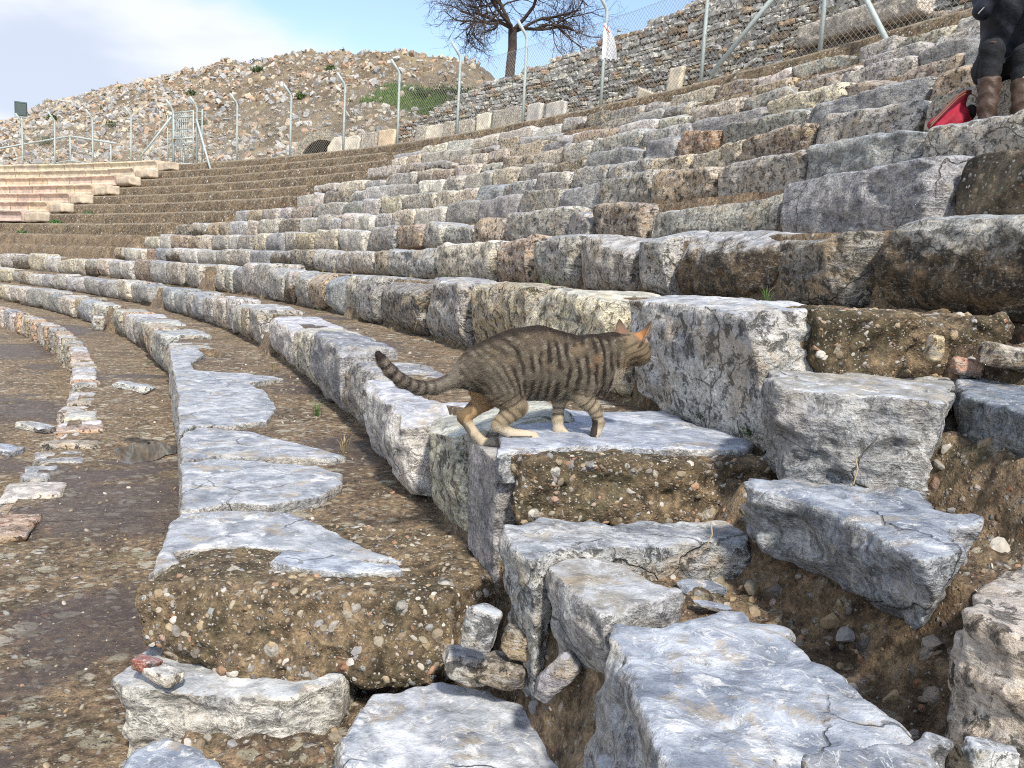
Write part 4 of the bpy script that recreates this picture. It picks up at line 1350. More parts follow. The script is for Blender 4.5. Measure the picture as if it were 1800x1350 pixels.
# restored marble benches on the far left
prof = [(0.62, -.41), (0.62, 0.0), (0.02, 0.0), (-0.045, -0.012), (-0.055, -0.045), (-0.045, -0.07), (-0.015, -0.085), (0.01, -0.12), (0.035, -0.2), (0.035, -0.3), (0.01, -0.345), (-0.01, -0.36), (-0.01, -0.41)]
BN = {5: 57.4, 6: 57.25, 7: 57.2, 8: 57.05, 9: 56.85, 10: 56.9, 11: 56.65}
BROW = {11: 'top', 10: 'second', 9: 'third', 8: 'fourth', 7: 'fifth', 6: 'sixth', 5: 'seventh'}
rgb = np.random.default_rng(77)
for k in range(11, 4, -1):
    t = BN[k]
    i = 0
    r0 = RR[k] - 0.03
    zt = (4.03, 3.64, 3.24, 2.80, 2.39, 1.99, 1.58)[11 - k]
    while t < 75:
        t2 = t + math.degrees(rgb.uniform(1.0, 2.0) / r0)
        ts = np.linspace(t + 0.008, t2 - 0.008, 8)
        base = P(r0, t, zt - .42)
        V = []
        oz = rgb.normal() * 0.006
        for tt in ts:
            for a_, b_ in prof:
                V.append(P(r0 + a_ + rgb.normal() * 0.0015, tt, zt + b_ + oz + rgb.normal() * 0.003) - base)
        n_ = len(prof)
        F = []
        for s_ in range(7):
            for j in range(n_):
                jj = (j + 1) % n_
                F.append((s_ * n_ + j, s_ * n_ + jj, (s_ + 1) * n_ + jj, (s_ + 1) * n_ + j))
        mb = MB()
        mb.add(V, F)
        mb.add(V, [(0, 12, 2, 1), (12, 11, 9, 2), (9, 8, 7, 2), (7, 6, 3, 2), (6, 5, 4, 3)] + [tuple(x + 7 * n_ for x in q_[::-1]) for q_ in [(0, 12, 2, 1), (12, 11, 9, 2), (9, 8, 7, 2), (7, 6, 3, 2), (6, 5, 4, 3)]])
        tint = np.array((0.68, 0.51, 0.38) if k < 10 else (0.70, 0.59, 0.43)) * (1 + rgb.normal() * .06) * (1, 1 + rgb.normal() * .03, 1 + rgb.normal() * .05)
        o = mb.build('marble_bench', MBENCH, None, False, Vector(base), tuple(np.clip(tint, 0, .85)))
        tag(o, 'cream marble bench block, %s from the stairway in the %s restored row' % (ORD[i], BROW[k]), 'bench block', 'restored cream marble benches on the far left')
        t = t2
        i += 1
    # broken slab end at the stairway
    L = rgb.uniform(0.7, 1.3)
    te = BN[k] - math.degrees(L / r0)
    if k > 4:
        o = arc_block(r0 + .03, te, BN[k] - 0.02, zt - 0.30 - 0.12, zt - 0.05 - 0.03, 0.5, 800 + k, 0.07, 'cream', name='broken_slab', curl=0.02, rad=0.02, tilt=(-0.045, 0))
        o.color = (0.58, 0.47, 0.34, 1)
        o.data.materials[0] = MBENCH
        tag(o, 'broken cream marble slab ending the %s restored row' % BROW[k], 'broken slab', 'broken slabs ending the restored rows')

# ---------------- rubble masonry wall
T_W = [4, 10, 20, 27, 30.5, 34.2, 36.9, 39.2, 40.6, 42.5, 44.2, 45.6, 47.2]
Z_W = [8.6, 8.3, 7.8, 7.55, 7.4, 7.12, 6.85, 6.72, 6.54, 6.45, 6.1, 5.75, 5.35]
RW = 60.5


def wall_top(t):
    return np.interp(t, T_W, Z_W)


wall = empty('rubble_wall', P(RW, 25, 3.9))
tag(wall, 'tall rough masonry retaining wall of grey and tan stones', 'wall')
WO = P(RW, 25, 3.9)
mb = MB()
ts = np.arange(3.0, 47.3, 0.5)
V, F = [], []
for i, t in enumerate(ts):
    zt = wall_top(t) - 0.06
    for r_, z_ in ((RW + 0.10, 3.2), (RW + 0.10, zt), (RW + 1.4, zt), (RW + 1.4, 3.2)):
        V.append(P(r_, t, z_) - WO)
    if i:
        for j in range(4):
            jj = (j + 1) % 4
            F.append(((i - 1) * 4 + j, (i - 1) * 4 + jj, i * 4 + jj, i * 4 + j))
n_ = len(ts) * 4
F += [(0, 3, 2, 1), (n_ - 4, n_ - 3, n_ - 2, n_ - 1)]
mb.add(V, F)
mb.build('mortar_core', MMORT, wall)
U, FB, nB = round_box(3, 4, 3, np.array([1.0, 1.0, 1.0]), 0.16)
rg = np.random.default_rng(21)
mb = MB()
z = 3.75
course = 0
while z < 8.7:
    ch = rg.uniform(0.085, 0.17)
    if z < 4.9:
        ch *= 1.25
    t = 3.0 + rg.random() * 0.3
    while t < 47.2:
        L = rg.uniform(0.12, 0.42) * (1.0 if z > 4.9 else 0.85)
        dt = math.degrees(L / RW)
        tm = t + dt / 2
        zc = z + ch / 2 + fbm(np.array([[tm * 0.8, z * 2, 0.0]]), 2, 3)[0] * 0.05
        if zc + ch * 0.3 < wall_top(tm) + 0.07 * vnoise(np.array([[tm * 2.2, 0.5, 1.5]]), 9)[0] + 0.03:
            hgt = ch * rg.uniform(0.72, 1.06)
            half = np.array([0.15, L * 0.5 * 0.97, hgt * 0.5])
            V = U * half * (1 + rg.normal(size=(len(U), 1)) * 0.09)
            for _ in range(3):
                nv = rg.normal(size=3)
                nv /= np.linalg.norm(nv)
                sup = (np.abs(nv) * half).sum()
                V = V - np.maximum(0, V @ nv - sup * rg.uniform(0.62, 0.95))[:, None] * nv
            an = rg.normal() * 0.10
            V = V @ np.array([[1, 0, 0], [0, math.cos(an), -math.sin(an)], [0, math.sin(an), math.cos(an)]]).T
            tr = math.radians(tm)
            Rz = np.array([[math.cos(tr), -math.sin(tr), 0], [math.sin(tr), math.cos(tr), 0], [0, 0, 1]])
            V = V @ Rz.T + P(RW + 0.03 + rg.normal() * 0.025, tm, zc) - WO
            g = rg.random()
            low_ = np.clip((5.2 - z) / 0.8, 0, 1)
            if g < 0.62 - 0.38 * low_:
                c = np.array([.46, .45, .42])
            elif g < 0.82 - 0.2 * low_:
                c = np.array([.56, .52, .43])
            elif g < 0.93:
                c = np.array([.40, .31, .21])
            else:
                c = np.array([.40, .28, .19])
            mb.add(V, FB, np.clip(c * rg.uniform(0.65, 1.3), 0, .7))
        t += dt
    z += ch
mb.build('stonework', MRUB, wall, False)

# ---------------- hill
T_H = [28, 40, 46, 50, 52.3, 53.4, 54.4, 57.6, 62.3, 68, 73.3, 78.5, 82, 90, 100]
Z_H = [8.6, 8.6, 8.5, 8.6, 9.2, 10.2, 10.9, 12.0, 12.55, 12.5, 11.7, 9.9, 8.5, 6.8, 6.5]


def hill_z(r, t):
    crest = np.interp(t, T_H, Z_H)
    b0 = np.where(t < 47.2, np.interp(t, T_W, Z_W) - 0.12, 0)
    blend = np.clip((t - 46.0) / 3.0, 0, 1)
    base = np.interp(t, [0, 46.4, 47.2, 50, 100], [0, 0, 1, 1, 1])
    b = np.where(t < 47.2, np.interp(t, T_W, Z_W) - 0.12, 4.0 + 1.1 * np.clip((50 - t) / 3, 0, 1))
    rb = np.where(t < 47.2, 61.2, 60.4)
    x = np.clip((r - rb) / (72 - rb), 0, 1)
    z = b + (crest - b) * (x ** 0.92)
    z = z + np.clip(-(r - 74.0) * 0.22, -30, 0) * (r > 74)
    z = z + 0.35 * np.clip((r - 72) / 2, 0, 1) * (r < 90)
    pl = np.clip((60.4 - r) / 0.5, 0, 1)
    z = np.where(r < rb, np.minimum(z, 3.98), z)
    p = np.stack([CX + r * np.cos(np.radians(t)), CY + r * np.sin(np.radians(t)), np.zeros_like(r)], -1).reshape(-1, 3)
    am = np.clip((r - 61.2) / 2, 0, 1)
    z = z + (fbm(p * 0.35, 4, 51).reshape(r.shape) * 0.75 + fbm(p * 1.3, 3, 53).reshape(r.shape) * 0.22) * am
    z = z + fbm(p * 2.0, 3, 57).reshape(r.shape) * 0.03
    return z


def hill_mat():
    m, t = material('hillside_earth')
    pos = t.n('ShaderNodeNewGeometry').outputs['Position']
    n1 = t.noise(pos, 0.45, 5, 0.6, 0.4)
    n2 = t.noise(pos, 3.0, 8, 0.68, 0.3)
    n3 = t.noise(pos, 14.0, 6, 0.7)
    c = t.mix(t.rng(n1, 0.35, 0.65), (0.15, 0.118, 0.082), (0.235, 0.19, 0.135))
    c = t.mix(1.0, c, t.ramp(n2, [(0.3, (.6, .6, .6)), (0.7, (1.4, 1.4, 1.35))]), 'MULTIPLY')
    c = t.mix(t.rng(t.noise(pos, 0.8, 6, 0.65, 0.5), 0.56, 0.64, 0, 0.6), c, (0.33, 0.27, 0.15))
    c = t.mix(t.rng(t.noise(pos, 0.6, 6, 0.7, 0.8), 0.64, 0.72, 0, 0.65), c, (0.10, 0.13, 0.04))
    v = t.vor(pos, 5.5)
    sep = t.n('ShaderNodeSeparateColor', None, Color=v.outputs['Color'])
    mk = t.math('MULTIPLY', t.rng(t.math('SUBTRACT', 0.32, v.outputs['Distance']), 0.0, 0.06), t.math('GREATER_THAN', sep.outputs[0], 0.5))
    c = t.mix(mk, c, t.ramp(sep.outputs[2], [(0.0, (.42, .38, .30)), (0.5, (.30, .30, .29)), (1.0, (.48, .42, .32))]))
    h = t.math('ADD', n2, t.math('MULTIPLY', n3, 0.5))
    h = t.math('ADD', h, t.math('MULTIPLY', mk, 0.8))
    finish(t, c, 0.95, h, 0.10, 1.0, spec=0.15)
    return m


MHILL = hill_mat()
rs = np.concatenate([np.arange(57.4, 60.6, 0.25), np.arange(60.6, 76, 0.16), np.arange(76, 110, 1.5)])
ts = np.concatenate([np.arange(2, 44, 0.6), np.arange(44, 88, 0.14), np.arange(88, 110, 0.8)])
Tm, Rm_ = np.meshgrid(ts, rs, indexing='ij')
Zm = hill_z(Rm_, Tm)
V = np.stack([CX + Rm_ * np.cos(np.radians(Tm)), CY + Rm_ * np.sin(np.radians(Tm)), Zm], -1).reshape(-1, 3)
n_, m_ = len(ts), len(rs)
i, j = np.meshgrid(np.arange(n_ - 1), np.arange(m_ - 1), indexing='ij')
a_ = (i * m_ + j).ravel()
o = link('hill', mesh_from('hill', V, np.stack([a_, a_ + m_, a_ + m_ + 1, a_ + 1], 1), True), MHILL)
tag(o, 'brown hillside of the collapsed upper seats', None, None, 'structure')
# plain far below and beyond
mb = MB()
mb.add([(-900, -900, -2.9), (900, -900, -2.9), (900, 900, -2.9), (-900, 900, -2.9)], [(0, 1, 2, 3)])
o = mb.build('ground', MGROUND)
tag(o, 'bare ground around the theatre', None, None, 'structure')

# rubble on the hill
rg = np.random.default_rng(31)
N = 27000
ht = rg.uniform(47.5, 84, N)
hr = 60.3 + 13.4 * rg.random(N)
pp = np.stack([ht * 0.35, hr * 0.35, np.zeros(N)], 1)
dens = fbm(pp, 4, 61) * 0.5 + 0.5 + 0.22 * (ht > 66) + 0.10 * (ht - 60) / 20 - 0.12 * ((ht < 64) & (hr > 65)) + 0.22 * (hr < 64)
ok = rg.random(N) < np.clip((dens - 0.40) * 2.2, 0.30, 0.9)
ht, hr = ht[ok], hr[ok]
hz = hill_z(hr, ht)
pos = np.stack([CX + hr * np.cos(np.radians(ht)), CY + hr * np.sin(np.radians(ht)), hz], 1)
rad = 0.045 * (5.6) ** (rg.random(len(pos)) ** 1.8)
HP = 1.14 * np.array([(.33, .325, .31), (.38, .355, .31), (.34, .28, .215), (.27, .265, .26), (.42, .36, .26), (.25, .19, .125), (.38, .365, .33), (.36, .25, .17)])
small_ = rad < 0.18
BOX = (U, np.concatenate([FB[:, [0, 1, 2]], FB[:, [0, 2, 3]]]))
cl = HP[rg.integers(0, len(HP), len(pos))]
o = scatter_mesh('rubble', pos[small_], rad[small_], MRUB, 0.55, cols=cl[small_], seed=32, angular=0.5, sub=BOX)
tag(o, 'grey and tan rubble scattered over the hillside', None, None, 'stuff')
big = np.where(~small_)[0]
vis = big[np.argsort(-rad[big])][:150]
rest = np.setdiff1d(big, vis)
o = scatter_mesh('rubble', pos[rest], rad[rest], MRUB, 0.55, cols=cl[rest], seed=33, angular=0.5, sub=BOX)
tag(o, 'larger rubble among the small stones of the hillside', None, None, 'stuff')
for q in vis:
    o = scatter_mesh('rubble_stone', pos[q:q + 1] * 0, rad[q:q + 1] * 1.15, MRUB, 0.6, cols=cl[q:q + 1], seed=int(4000 + q), angular=0.5)
    o.location = Vector(pos[q])
    tag(o, 'loose weathered stone lying on the brown rubble hillside', 'stone', 'large loose stones on the hillside')

# shrubs on the hill
MLEAF = attr_mat('leaves', 0.6, 0.3, 8.0, 0.0)


def leaf_clump(name, c, size, n, cols, seed, lab, cat, group=None, leaf=0.07):
    rg = np.random.default_rng(seed)
    d = rg.normal(size=(n, 3))
    d /= np.linalg.norm(d, axis=1)[:, None]
    p = d * (rg.random((n, 1)) ** 0.45) * np.array(size)
    lob = fbm(d * 2.2 + seed, 2, seed)[:, None]
    p = p * (1 + 0.7 * lob)
    p[:, 2] = np.abs(p[:, 2])
    a = rg.normal(size=(n, 3))
    a /= np.linalg.norm(a, axis=1)[:, None]
    b = np.cross(a, rg.normal(size=(n, 3)))
    b /= np.linalg.norm(b, axis=1)[:, None]
    L = leaf * rg.uniform(0.5, 1.3, (n, 1))
    V = np.stack([p - a * L, p + b * L * 0.35, p + a * L, p - b * L * 0.35], 1).reshape(-1, 3)
    F = np.arange(n * 4).reshape(-1, 4)
    cc = np.array(cols)[rg.integers(0, len(cols), n)] * rg.uniform(0.6, 1.4, (n, 1))
    o = link(name, mesh_from(name, V, F, False, np.repeat(cc, 4, 0)), MLEAF, None, Vector(c))
    tag(o, lab, cat, group)
    return o


GREEN = [(.07, .11, .03), (.10, .15, .04), (.05, .08, .025)]
OLIVE = [(.12, .13, .07), (.16, .15, .08), (.09, .10, .05)]
q = 0
for (t, r) in [(81.5, 71), (79.5, 72), (78.9, 71.6), (76.3, 72), (73.8, 71), (70.2, 70.2), (66.6, 72.6), (66.9, 67.5), (64.3, 69.5), (63.1, 72.5), (61.5, 72.8), (60.2, 70.0), (71.5, 66.5), (74.5, 66.0),
               (69.0, 64.2), (63.5, 64.5), (72.0, 62.8), (59.2, 66.5), (58.0, 72.8), (83.2, 67.5), (76.5, 63.5)]:
    zz = float(hill_z(np.array([r]), np.array([t]))[0])
    s_ = random.uniform(0.22, 0.5)
    leaf_clump('shrub', P(r, t, zz - 0.05), (s_, s_, s_ * random.uniform(0.7, 1.3)), 420, GREEN if q % 3 else OLIVE, 60 + q,
               'low %s shrub growing among the hillside rubble' % ('dark green' if q % 3 else 'olive grey'), 'shrub',
               'dark green shrubs on the hill' if q % 3 else 'olive grey shrubs on the hill')
    q += 1
# grass strip and bushes in the saddle below the tree
rg = np.random.default_rng(71)
n = 16000
gt_ = rg.uniform(50.2, 56.0, n)
gr_ = rg.uniform(67.3, 70.0, n) + (54 - gt_) * 0.25
gz_ = hill_z(gr_, gt_)
p = np.stack([CX + gr_ * np.cos(np.radians(gt_)), CY + gr_ * np.sin(np.radians(gt_)), gz_], 1)
O_ = P(66, 53, 7)
p = p - O_
L = rg.uniform(0.08, 0.26, (n, 1))
dx = rg.normal(size=(n, 3)) * 0.35
dx[:, 2] = 1
side = rg.normal(size=(n, 3))
side[:, 2] = 0
side *= 0.022 / (np.linalg.norm(side, axis=1)[:, None] + 1e-6)
V = np.stack([p - side, p + side, p + dx * L], 1).reshape(-1, 3)
cc = np.array([(.10, .19, .03), (.14, .24, .05), (.07, .13, .03)])[rg.integers(0, 3, n)]
o = link('grass', mesh_from('grass', V, np.arange(n * 3).reshape(-1, 3), False, np.repeat(cc, 3, 0)), MLEAF, None, Vector(O_))
tag(o, 'bright green grass strip on the slope below the tree', None, None, 'stuff')
for q, (t, r, s_) in enumerate([(53.6, 70.2, 0.9), (52.9, 70.6, 1.0), (52.1, 70.5, 0.8), (51.2, 70.0, 0.7), (50.3, 69.5, 0.6), (49.3, 69.0, 0.7), (48.2, 68.6, 0.6), (47.2, 68.2, 0.6), (54.2, 69.0, .7)]):
    zz = float(hill_z(np.array([r]), np.array([t]))[0])
    leaf_clump('bush', P(r, t, zz - 0.1), (s_, s_, s_ * 0.6), 1300, GREEN, 160 + q, 'dark green bush in the saddle between hill and tree', 'bush', 'dark green bushes in the saddle', 0.09)

# ---------------- bare tree
tree = empty('bare_tree', P(67.5, 48.2, 7.9))
tag(tree, 'leafless spreading tree with a dark trunk behind the wall', 'tree')
MBARK = plain('dark_bark', (0.075, 0.055, 0.045), 0.95, 0, 0.35, 6.0, 0.03)
rg = np.random.default_rng(9)
trunk, limbs, twigs = MB(), MB(), MB()
cnt = [0]


def grow(p, d, L, r, depth):
    if depth > 8 or r < 0.0042 or cnt[0] > 22000:
        return
    n = 4
    pts = [p]
    dd = d.copy()
    for i in range(n):
        dd = dd + rg.normal(size=3) * (0.16 + 0.05 * depth)
        if depth >= 3:
            dd[2] -= 0.02
        elif depth == 0:
            dd[2] += 0.4
        else:
            dd[2] += 0.015
        dd /= np.linalg.norm(dd)
        pts.append(pts[-1] + dd * L / n)
    r = max(r, 0.0050)
    rr = np.linspace(r, r * (0.62 if depth else 0.85), n + 1)
    mbx = trunk if depth == 0 else (limbs if depth < 4 else twigs)
    mbx.tube(pts, rr, 10 if depth == 0 else (6 if depth < 4 else 3), cap=False)
    cnt[0] += 1
    if depth == 0:
        k = 8
    elif depth < 3:
        k = 5
    else:
        k = 4
    for i in range(k):
        f = rg.uniform(0.3, 1.0) if depth else 1.0
        idx = min(n - 1, int(f * n))
        q = np.array(pts[idx]) + (np.array(pts[idx + 1]) - np.array(pts[idx])) * (f * n - idx if depth else 1)
        a = rg.normal(size=3)
        a -= dd * (a @ dd)
        a /= np.linalg.norm(a)
        if depth == 0:
            an = 2 * math.pi * i / k + rg.uniform(-.3, .3)
            nd = np.array([math.cos(an), math.sin(an), rg.uniform(0.12, 1.2)])
            nl, nr = rg.uniform(2.5, 3.3), r * rg.uniform(0.30, 0.44)
            q = q + np.array([0, 0, rg.uniform(-0.25, 0.1)])
        else:
            sp = rg.uniform(0.5, 1.0)
            nd = dd * math.cos(sp) + a * math.sin(sp)
            nl, nr = L * rg.uniform(0.58, 0.84), rr[idx] * rg.uniform(0.48, 0.72)
        nd /= np.linalg.norm(nd)
        grow(q, nd, nl, nr, depth + 1)


sc_t = 0.88
grow(np.array([0, 0, -0.2]), np.array([0.03, 0, 1.0]), 3.5, 0.26, 0)
for nm, mbx, cc in (('trunk', trunk, 1), ('limbs', limbs, 1), ('twigs', twigs, 1)):
    o = mbx.build(nm, MBARK, tree, nm != 'twigs')
tree.scale = (sc_t, sc_t, sc_t)
for (u_t, r_, h_) in ((46.3, 72, 2.7), (41.2, 66.0, 1.2)):
    zz = float(hill_z(np.array([r_]), np.array([u_t]))[0])
    mb = MB()
    mb.tube([(0, 0, -0.3), (0, 0, h_)], 0.06, 8)
    mb.box((0, 0, h_), (0.16, 0.16, 0.1))
    o = mb.build('pole', MPOST, None, True, Vector(P(r_, u_t, zz)))
    tag(o, 'thin %s metal pole behind the wall' % ('tall' if h_ > 2 else 'short white'), 'pole')

# ---------------- marble slabs leaning before the wall
slabs = [(48.75, .62, 1.36, -0.22, 0.12, 'cream', 'cream marble slab with a cut corner beside the arch'), (47.8, .60, 1.32, 0.0, 0.1, 'cream', 'plain cream slab with rounded top, second right of the arch'),
         (46.85, .58, 1.40, 0.0, 0.1, 'dark mossy', 'cream slab with a black stain, third right of the arch'), (45.85, .60, 1.42, 0.0, 0.1, 'tan', 'orange tinted marble slab, fourth right of the arch'),
         (43.95, .30, 1.35, 0, 0.2, 'dark mossy', 'narrow black stained pillar left of the broad cream slab'), (43.25, .66, 1.30, 0, 0.1, 'cream', 'broad cream slab framed by two stained pillars'),
         (42.55, .30, 1.36, 0, 0.16, 'dark mossy', 'narrow stained pillar right of the broad cream slab'), (41.7, .60, 1.30, 0, 0.14, 'dark mossy', 'round topped stained slab behind a fence post'),
         (40.85, .42, 1.45, 0, 0.12, 'cream', 'tan and cream upright slab between two dark slabs'), (39.75, .95, 1.50, 0, 0.1, 'dark mossy', 'wide black streaked slab with a pale rim'),
         (38.55, .40, 1.45, 0, 0.12, 'grey', 'grey upright slab beside the wide dark one'), (37.65, .55, 1.35, 0, 0.1, 'grey', 'last tall grey slab of the leaning row')]
for q, (t, w_, h_, cut, th, kd, lab) in enumerate(slabs):
    rg = np.random.default_rng(300 + q)
    w_ *= 1.5
    h_ *= 0.70
    pl = [(-w_ / 2, 0), (w_ / 2, 0), (w_ / 2, h_ * rg.uniform(.93, 1)), (w_ * 0.3, h_), (-w_ * 0.3, h_ * rg.uniform(0.97, 1.0)), (-w_ / 2, h_ * rg.uniform(.92, 1.0))]
    if cut:
        pl[-1] = (-w_ / 2, h_ * 0.62)
        pl[-2] = (-w_ * 0.12, h_)
    if 'round' in lab:
        pl[2] = (w_ / 2, h_ * 0.86)
        pl[-1] = (-w_ / 2, h_ * 0.86)
    nx_, nz_ = 14, 26
    f = lambda x, z: None
    U2, F2 = lat(nx_, 2, nz_)
    top_ = np.interp(U2[:, 0] * w_ - w_ / 2, sorted(a[0] for a in pl[2:]), [a[1] for a in sorted(pl[2:])])
    V = np.stack([(U2[:, 0] - .5) * w_, (U2[:, 1] - .5) * th, U2[:, 2] * top_], 1)
    V += fbm(V * 5 + q * 9, 3, q)[:, None] * np.array([0.02, 0.02, 0.01])
    # leaning back a little, facing the centre
    V[:, 1] += V[:, 2] * 0.10
    an = math.radians(t) - math.pi / 2
    Rz = np.array([[math.cos(an), -math.sin(an), 0], [math.sin(an), math.cos(an), 0], [0, 0, 1]])
    me = mesh_from('marble_slab', V @ Rz.T, F2, True)
    tint = {'cream': (0.85, 0.77, 0.62), 'tan': (0.82, 0.62, 0.40), 'dark mossy': (0.55, 0.50, 0.42), 'grey': (0.60, 0.57, 0.52)}[kd]
    o = link('marble_slab', me, MS if kd == 'dark mossy' else MBENCH, None, Vector(P(58.7, t, 3.92)), tint)
    tag(o, lab, 'marble slab', 'marble slabs leaning along the wall')
for (t, r_, w_, h_, lab) in ((34.4, 58.9, 0.75, 0.85, 'cream marble slab with a sloping top before the wall'), (33.65, 59.0, 0.40, 1.15, 'tall narrow cream slab standing before the wall')):
    U2, F2 = lat(12, 2, 16)
    V = np.stack([(U2[:, 0] - .5) * w_, (U2[:, 1] - .5) * .14, U2[:, 2] * h_ * (1 - (0.35 * (1 - U2[:, 0]) if w_ > .5 else 0))], 1)
    V += fbm(V * 5 + t, 3, 3)[:, None] * 0.02
    V[:, 1] += V[:, 2] * 0.15
    an = math.radians(t) - math.pi / 2
    Rz = np.array([[-math.cos(an), -math.sin(an), 0], [-math.sin(an), math.cos(an), 0], [0, 0, 1]])
    me = mesh_from('marble_slab', V @ Rz.T, F2[:, ::-1], True)
    o = link('marble_slab', me, MBENCH, None, Vector(P(r_, t, 4.0)), (0.60, 0.53, 0.40))
    tag(o, lab, 'marble slab')
o = arc_block(57.6, 26.3, 28.9, 4.35, 4.75, 0.45, 880, 0.04, 'pale grey', name='marble_beam', curl=0.04, rad=0.06, tilt=(0.02, 0))
tag(o, 'long weathered marble beam lying behind the fence brace', 'marble beam')
o = arc_block(57.8, 26.0, 29.2, 3.9, 4.36, 0.6, 881, 0.05, 'dark mossy', name='stone_footing', curl=0.0, rad=0.05)
tag(o, 'dark mossy footing under the long marble beam', 'footing')
rg = np.random.default_rng(91)
lb = ['pale flat block lying behind the fence', 'cream stone fragment on the ground behind the fence']
for q, t in enumerate([63.5, 62.0, 60.9, 59.7, 58.8, 58.0, 54.6, 53.6, 52.4, 51.3, 50.4, 44.7, 36.2, 35.9]):
    w_ = rg.uniform(0.4, 1.3)
    hh = rg.uniform(0.15, 0.32)
    kd = ['cream', 'pale grey'][q % 2]
    o = arc_block(58.2 + rg.random() * 0.9, t, t + math.degrees(w_ / 58), 3.88, 4.0 + hh, 0.4, 900 + q, 0.06, kd, name='fallen_block', curl=0.0, rad=0.05, chip=1.6)
    tag(o, lb[q % 2], 'fallen block', ['pale fallen blocks behind the fence', 'cream fallen fragments behind the fence'][q % 2])

# vault arch
arch = empty('vault_arch', P(59.6, 50.4, 3.9))
tag(arch, 'low stone vault with a dark opening at the foot of the hill', 'vault')
an = math.radians(50.4) - math.pi / 2 + 0.25
Rz = np.array([[math.cos(an), -math.sin(an), 0], [math.sin(an), math.cos(an), 0], [0, 0, 1]])
rg = np.random.default_rng(92)
for q in range(13):
    th0, th1 = math.pi * q / 13, math.pi * (q + 1) / 13 - 0.012
    U2, F2 = lat(3, 6, 3)
    rad_ = 1.02 + U2[:, 0] * (0.34 + rg.normal() * 0.02)
    tt = th0 + (th1 - th0) * U2[:, 2]
    V = np.stack([np.cos(tt) * rad_ * 1.05, (U2[:, 1] - 0.2) * 1.6, np.sin(tt) * rad_ * 1.05], 1)
    V += fbm(V * 4 + q, 3, q)[:, None] * 0.03
    o = link('voussoir', mesh_from('voussoir', V @ Rz.T, F2[:, ::-1], False), MROUGH, arch, None, (0.42, 0.38, 0.29) if q > 4 else (0.30, 0.29, 0.26))
mb = MB()
nn = 20
V, F = [], []
for i in range(nn + 1):
    th = math.pi * i / nn
    for y in (-0.25, 3.0):
        V.append(np.array([math.cos(th) * 1.06, y, math.sin(th) * 1.06]) @ Rz.T)
    if i:
        F.append((2 * i - 2, 2 * i - 1, 2 * i + 1, 2 * i))
mb.add(V, F)
V = [np.array([x, 3.0, z]) @ Rz.T for x, z in ((-1.1, 0), (1.1, 0), (1.1, 1.1), (-1.1, 1.1))]
mb.add(V, [(0, 1, 2, 3)])
mb.build('tunnel_lining', MDARKC, arch)


# ================================================================== CAT
# local frame: X forward, Y away from the camera, Z up, origin on the slab under the belly
def cone_sd(X, Y, Z, a, b, r1, r2, sy=1.0):
    """distance to a tapering capsule; sy > 1 squeezes it sideways"""
    a = np.array(a, float)
    b = np.array(b, float)
    ym = (a[1] + b[1]) / 2
    Yq = ym + (Y - ym) * sy
    ba = b - a
    t = np.clip(((X - a[0]) * ba[0] + (Yq - a[1]) * ba[1] + (Z - a[2]) * ba[2]) / (ba @ ba + 1e-12), 0, 1)
    return (np.sqrt((X - a[0] - ba[0] * t) ** 2 + (Yq - a[1] - ba[1] * t) ** 2 + (Z - a[2] - ba[2] * t) ** 2) - (r1 + (r2 - r1) * t)) / (sy ** 0.5)


def chain_sd(X, Y, Z, pts, k=0.01, sy=1.0):
    f = None
    for (p, r), (q, s_) in zip(pts[:-1], pts[1:]):
        g = cone_sd(X, Y, Z, p, q, r, s_, sy)
        f = g if f is None else smin(f, g, k)
    return f


CAT_YAW = R_(18)
cat = empty('cat', (0.10, 2.50, -.4655), CAT_YAW)
tag(cat, 'brown tabby cat with cream paws walking across the marble slab', 'cat')
YAWH = R_(40)
hf = np.array([math.cos(YAWH), math.sin(YAWH), -0.10])
hf /= np.linalg.norm(hf)
hl = np.array([-math.sin(YAWH), math.cos(YAWH), 0])
hu = np.cross(hf, hl)
HC = np.array([0.281, 0.006, 0.270])
HS = 1.19


def hp(f, l, u):
    return HC + (hf * f + hl * l + hu * u) * HS


NH = [((-.175, -.022, .205), .056), ((-.145, -.040, .150), .050), ((-.105, -.048, .098), .032), ((-.158, -.050, .046), .0185)]
NHF = [((-.158, -.050, .044), .0175), ((-.120, -.050, .022), .0145), ((-.066, -.049, .014), .0145), ((-.046, -.049, .012), .0135)]
FH = [((-.195, .022, .200), .050), ((-.180, .036, .140), .042), ((-.172, .042, .105), .029), ((-.235, .046, .052), .0185)]
FHF = [((-.235, .046, .052), .0175), ((-.205, .046, .008), .0150), ((-.172, .046, -.024), .0150), ((-.142, .044, -.026), .0140)]
NF = [((.130, -.030, .225), .048), ((.112, -.040, .165), .036), ((.104, -.043, .128), .0255), ((.146, -.045, .088), .0185), ((.160, -.045, .048), .0155), ((.152, -.045, .022), .0135), ((.146, -.045, .010), .0105)]
FF = [((.120, .026, .205), .044), ((.078, .036, .140), .029), ((.062, .040, .105), .0195), ((.060, .040, .050), .0160), ((.064, .040, .016), .0145), ((.080, .040, .010), .0140)]
TAIL = [((-.235, 0, .198), .036), ((-.272, 0, .174), .0225), ((-.335, -.004, .148), .0180), ((-.384, -.010, .146), .0175), ((-.434, -.016, .166), .0165), ((-.467, -.018, .194), .0155), ((-.490, -.018, .220), .0135), ((-.502, -.018, .238), .0095)]
SPINE = [((-.240, 0, .192), .040), ((-.208, 0, .200), .062), ((-.155, 0, .209), .081), ((-.095, 0, .218), .097), ((-.03, 0, .222), .104), ((.04, 0, .213), .096), ((.100, 0, .208), .088), ((.155, 0, .218), .084), ((.195, 0, .238), .066)]
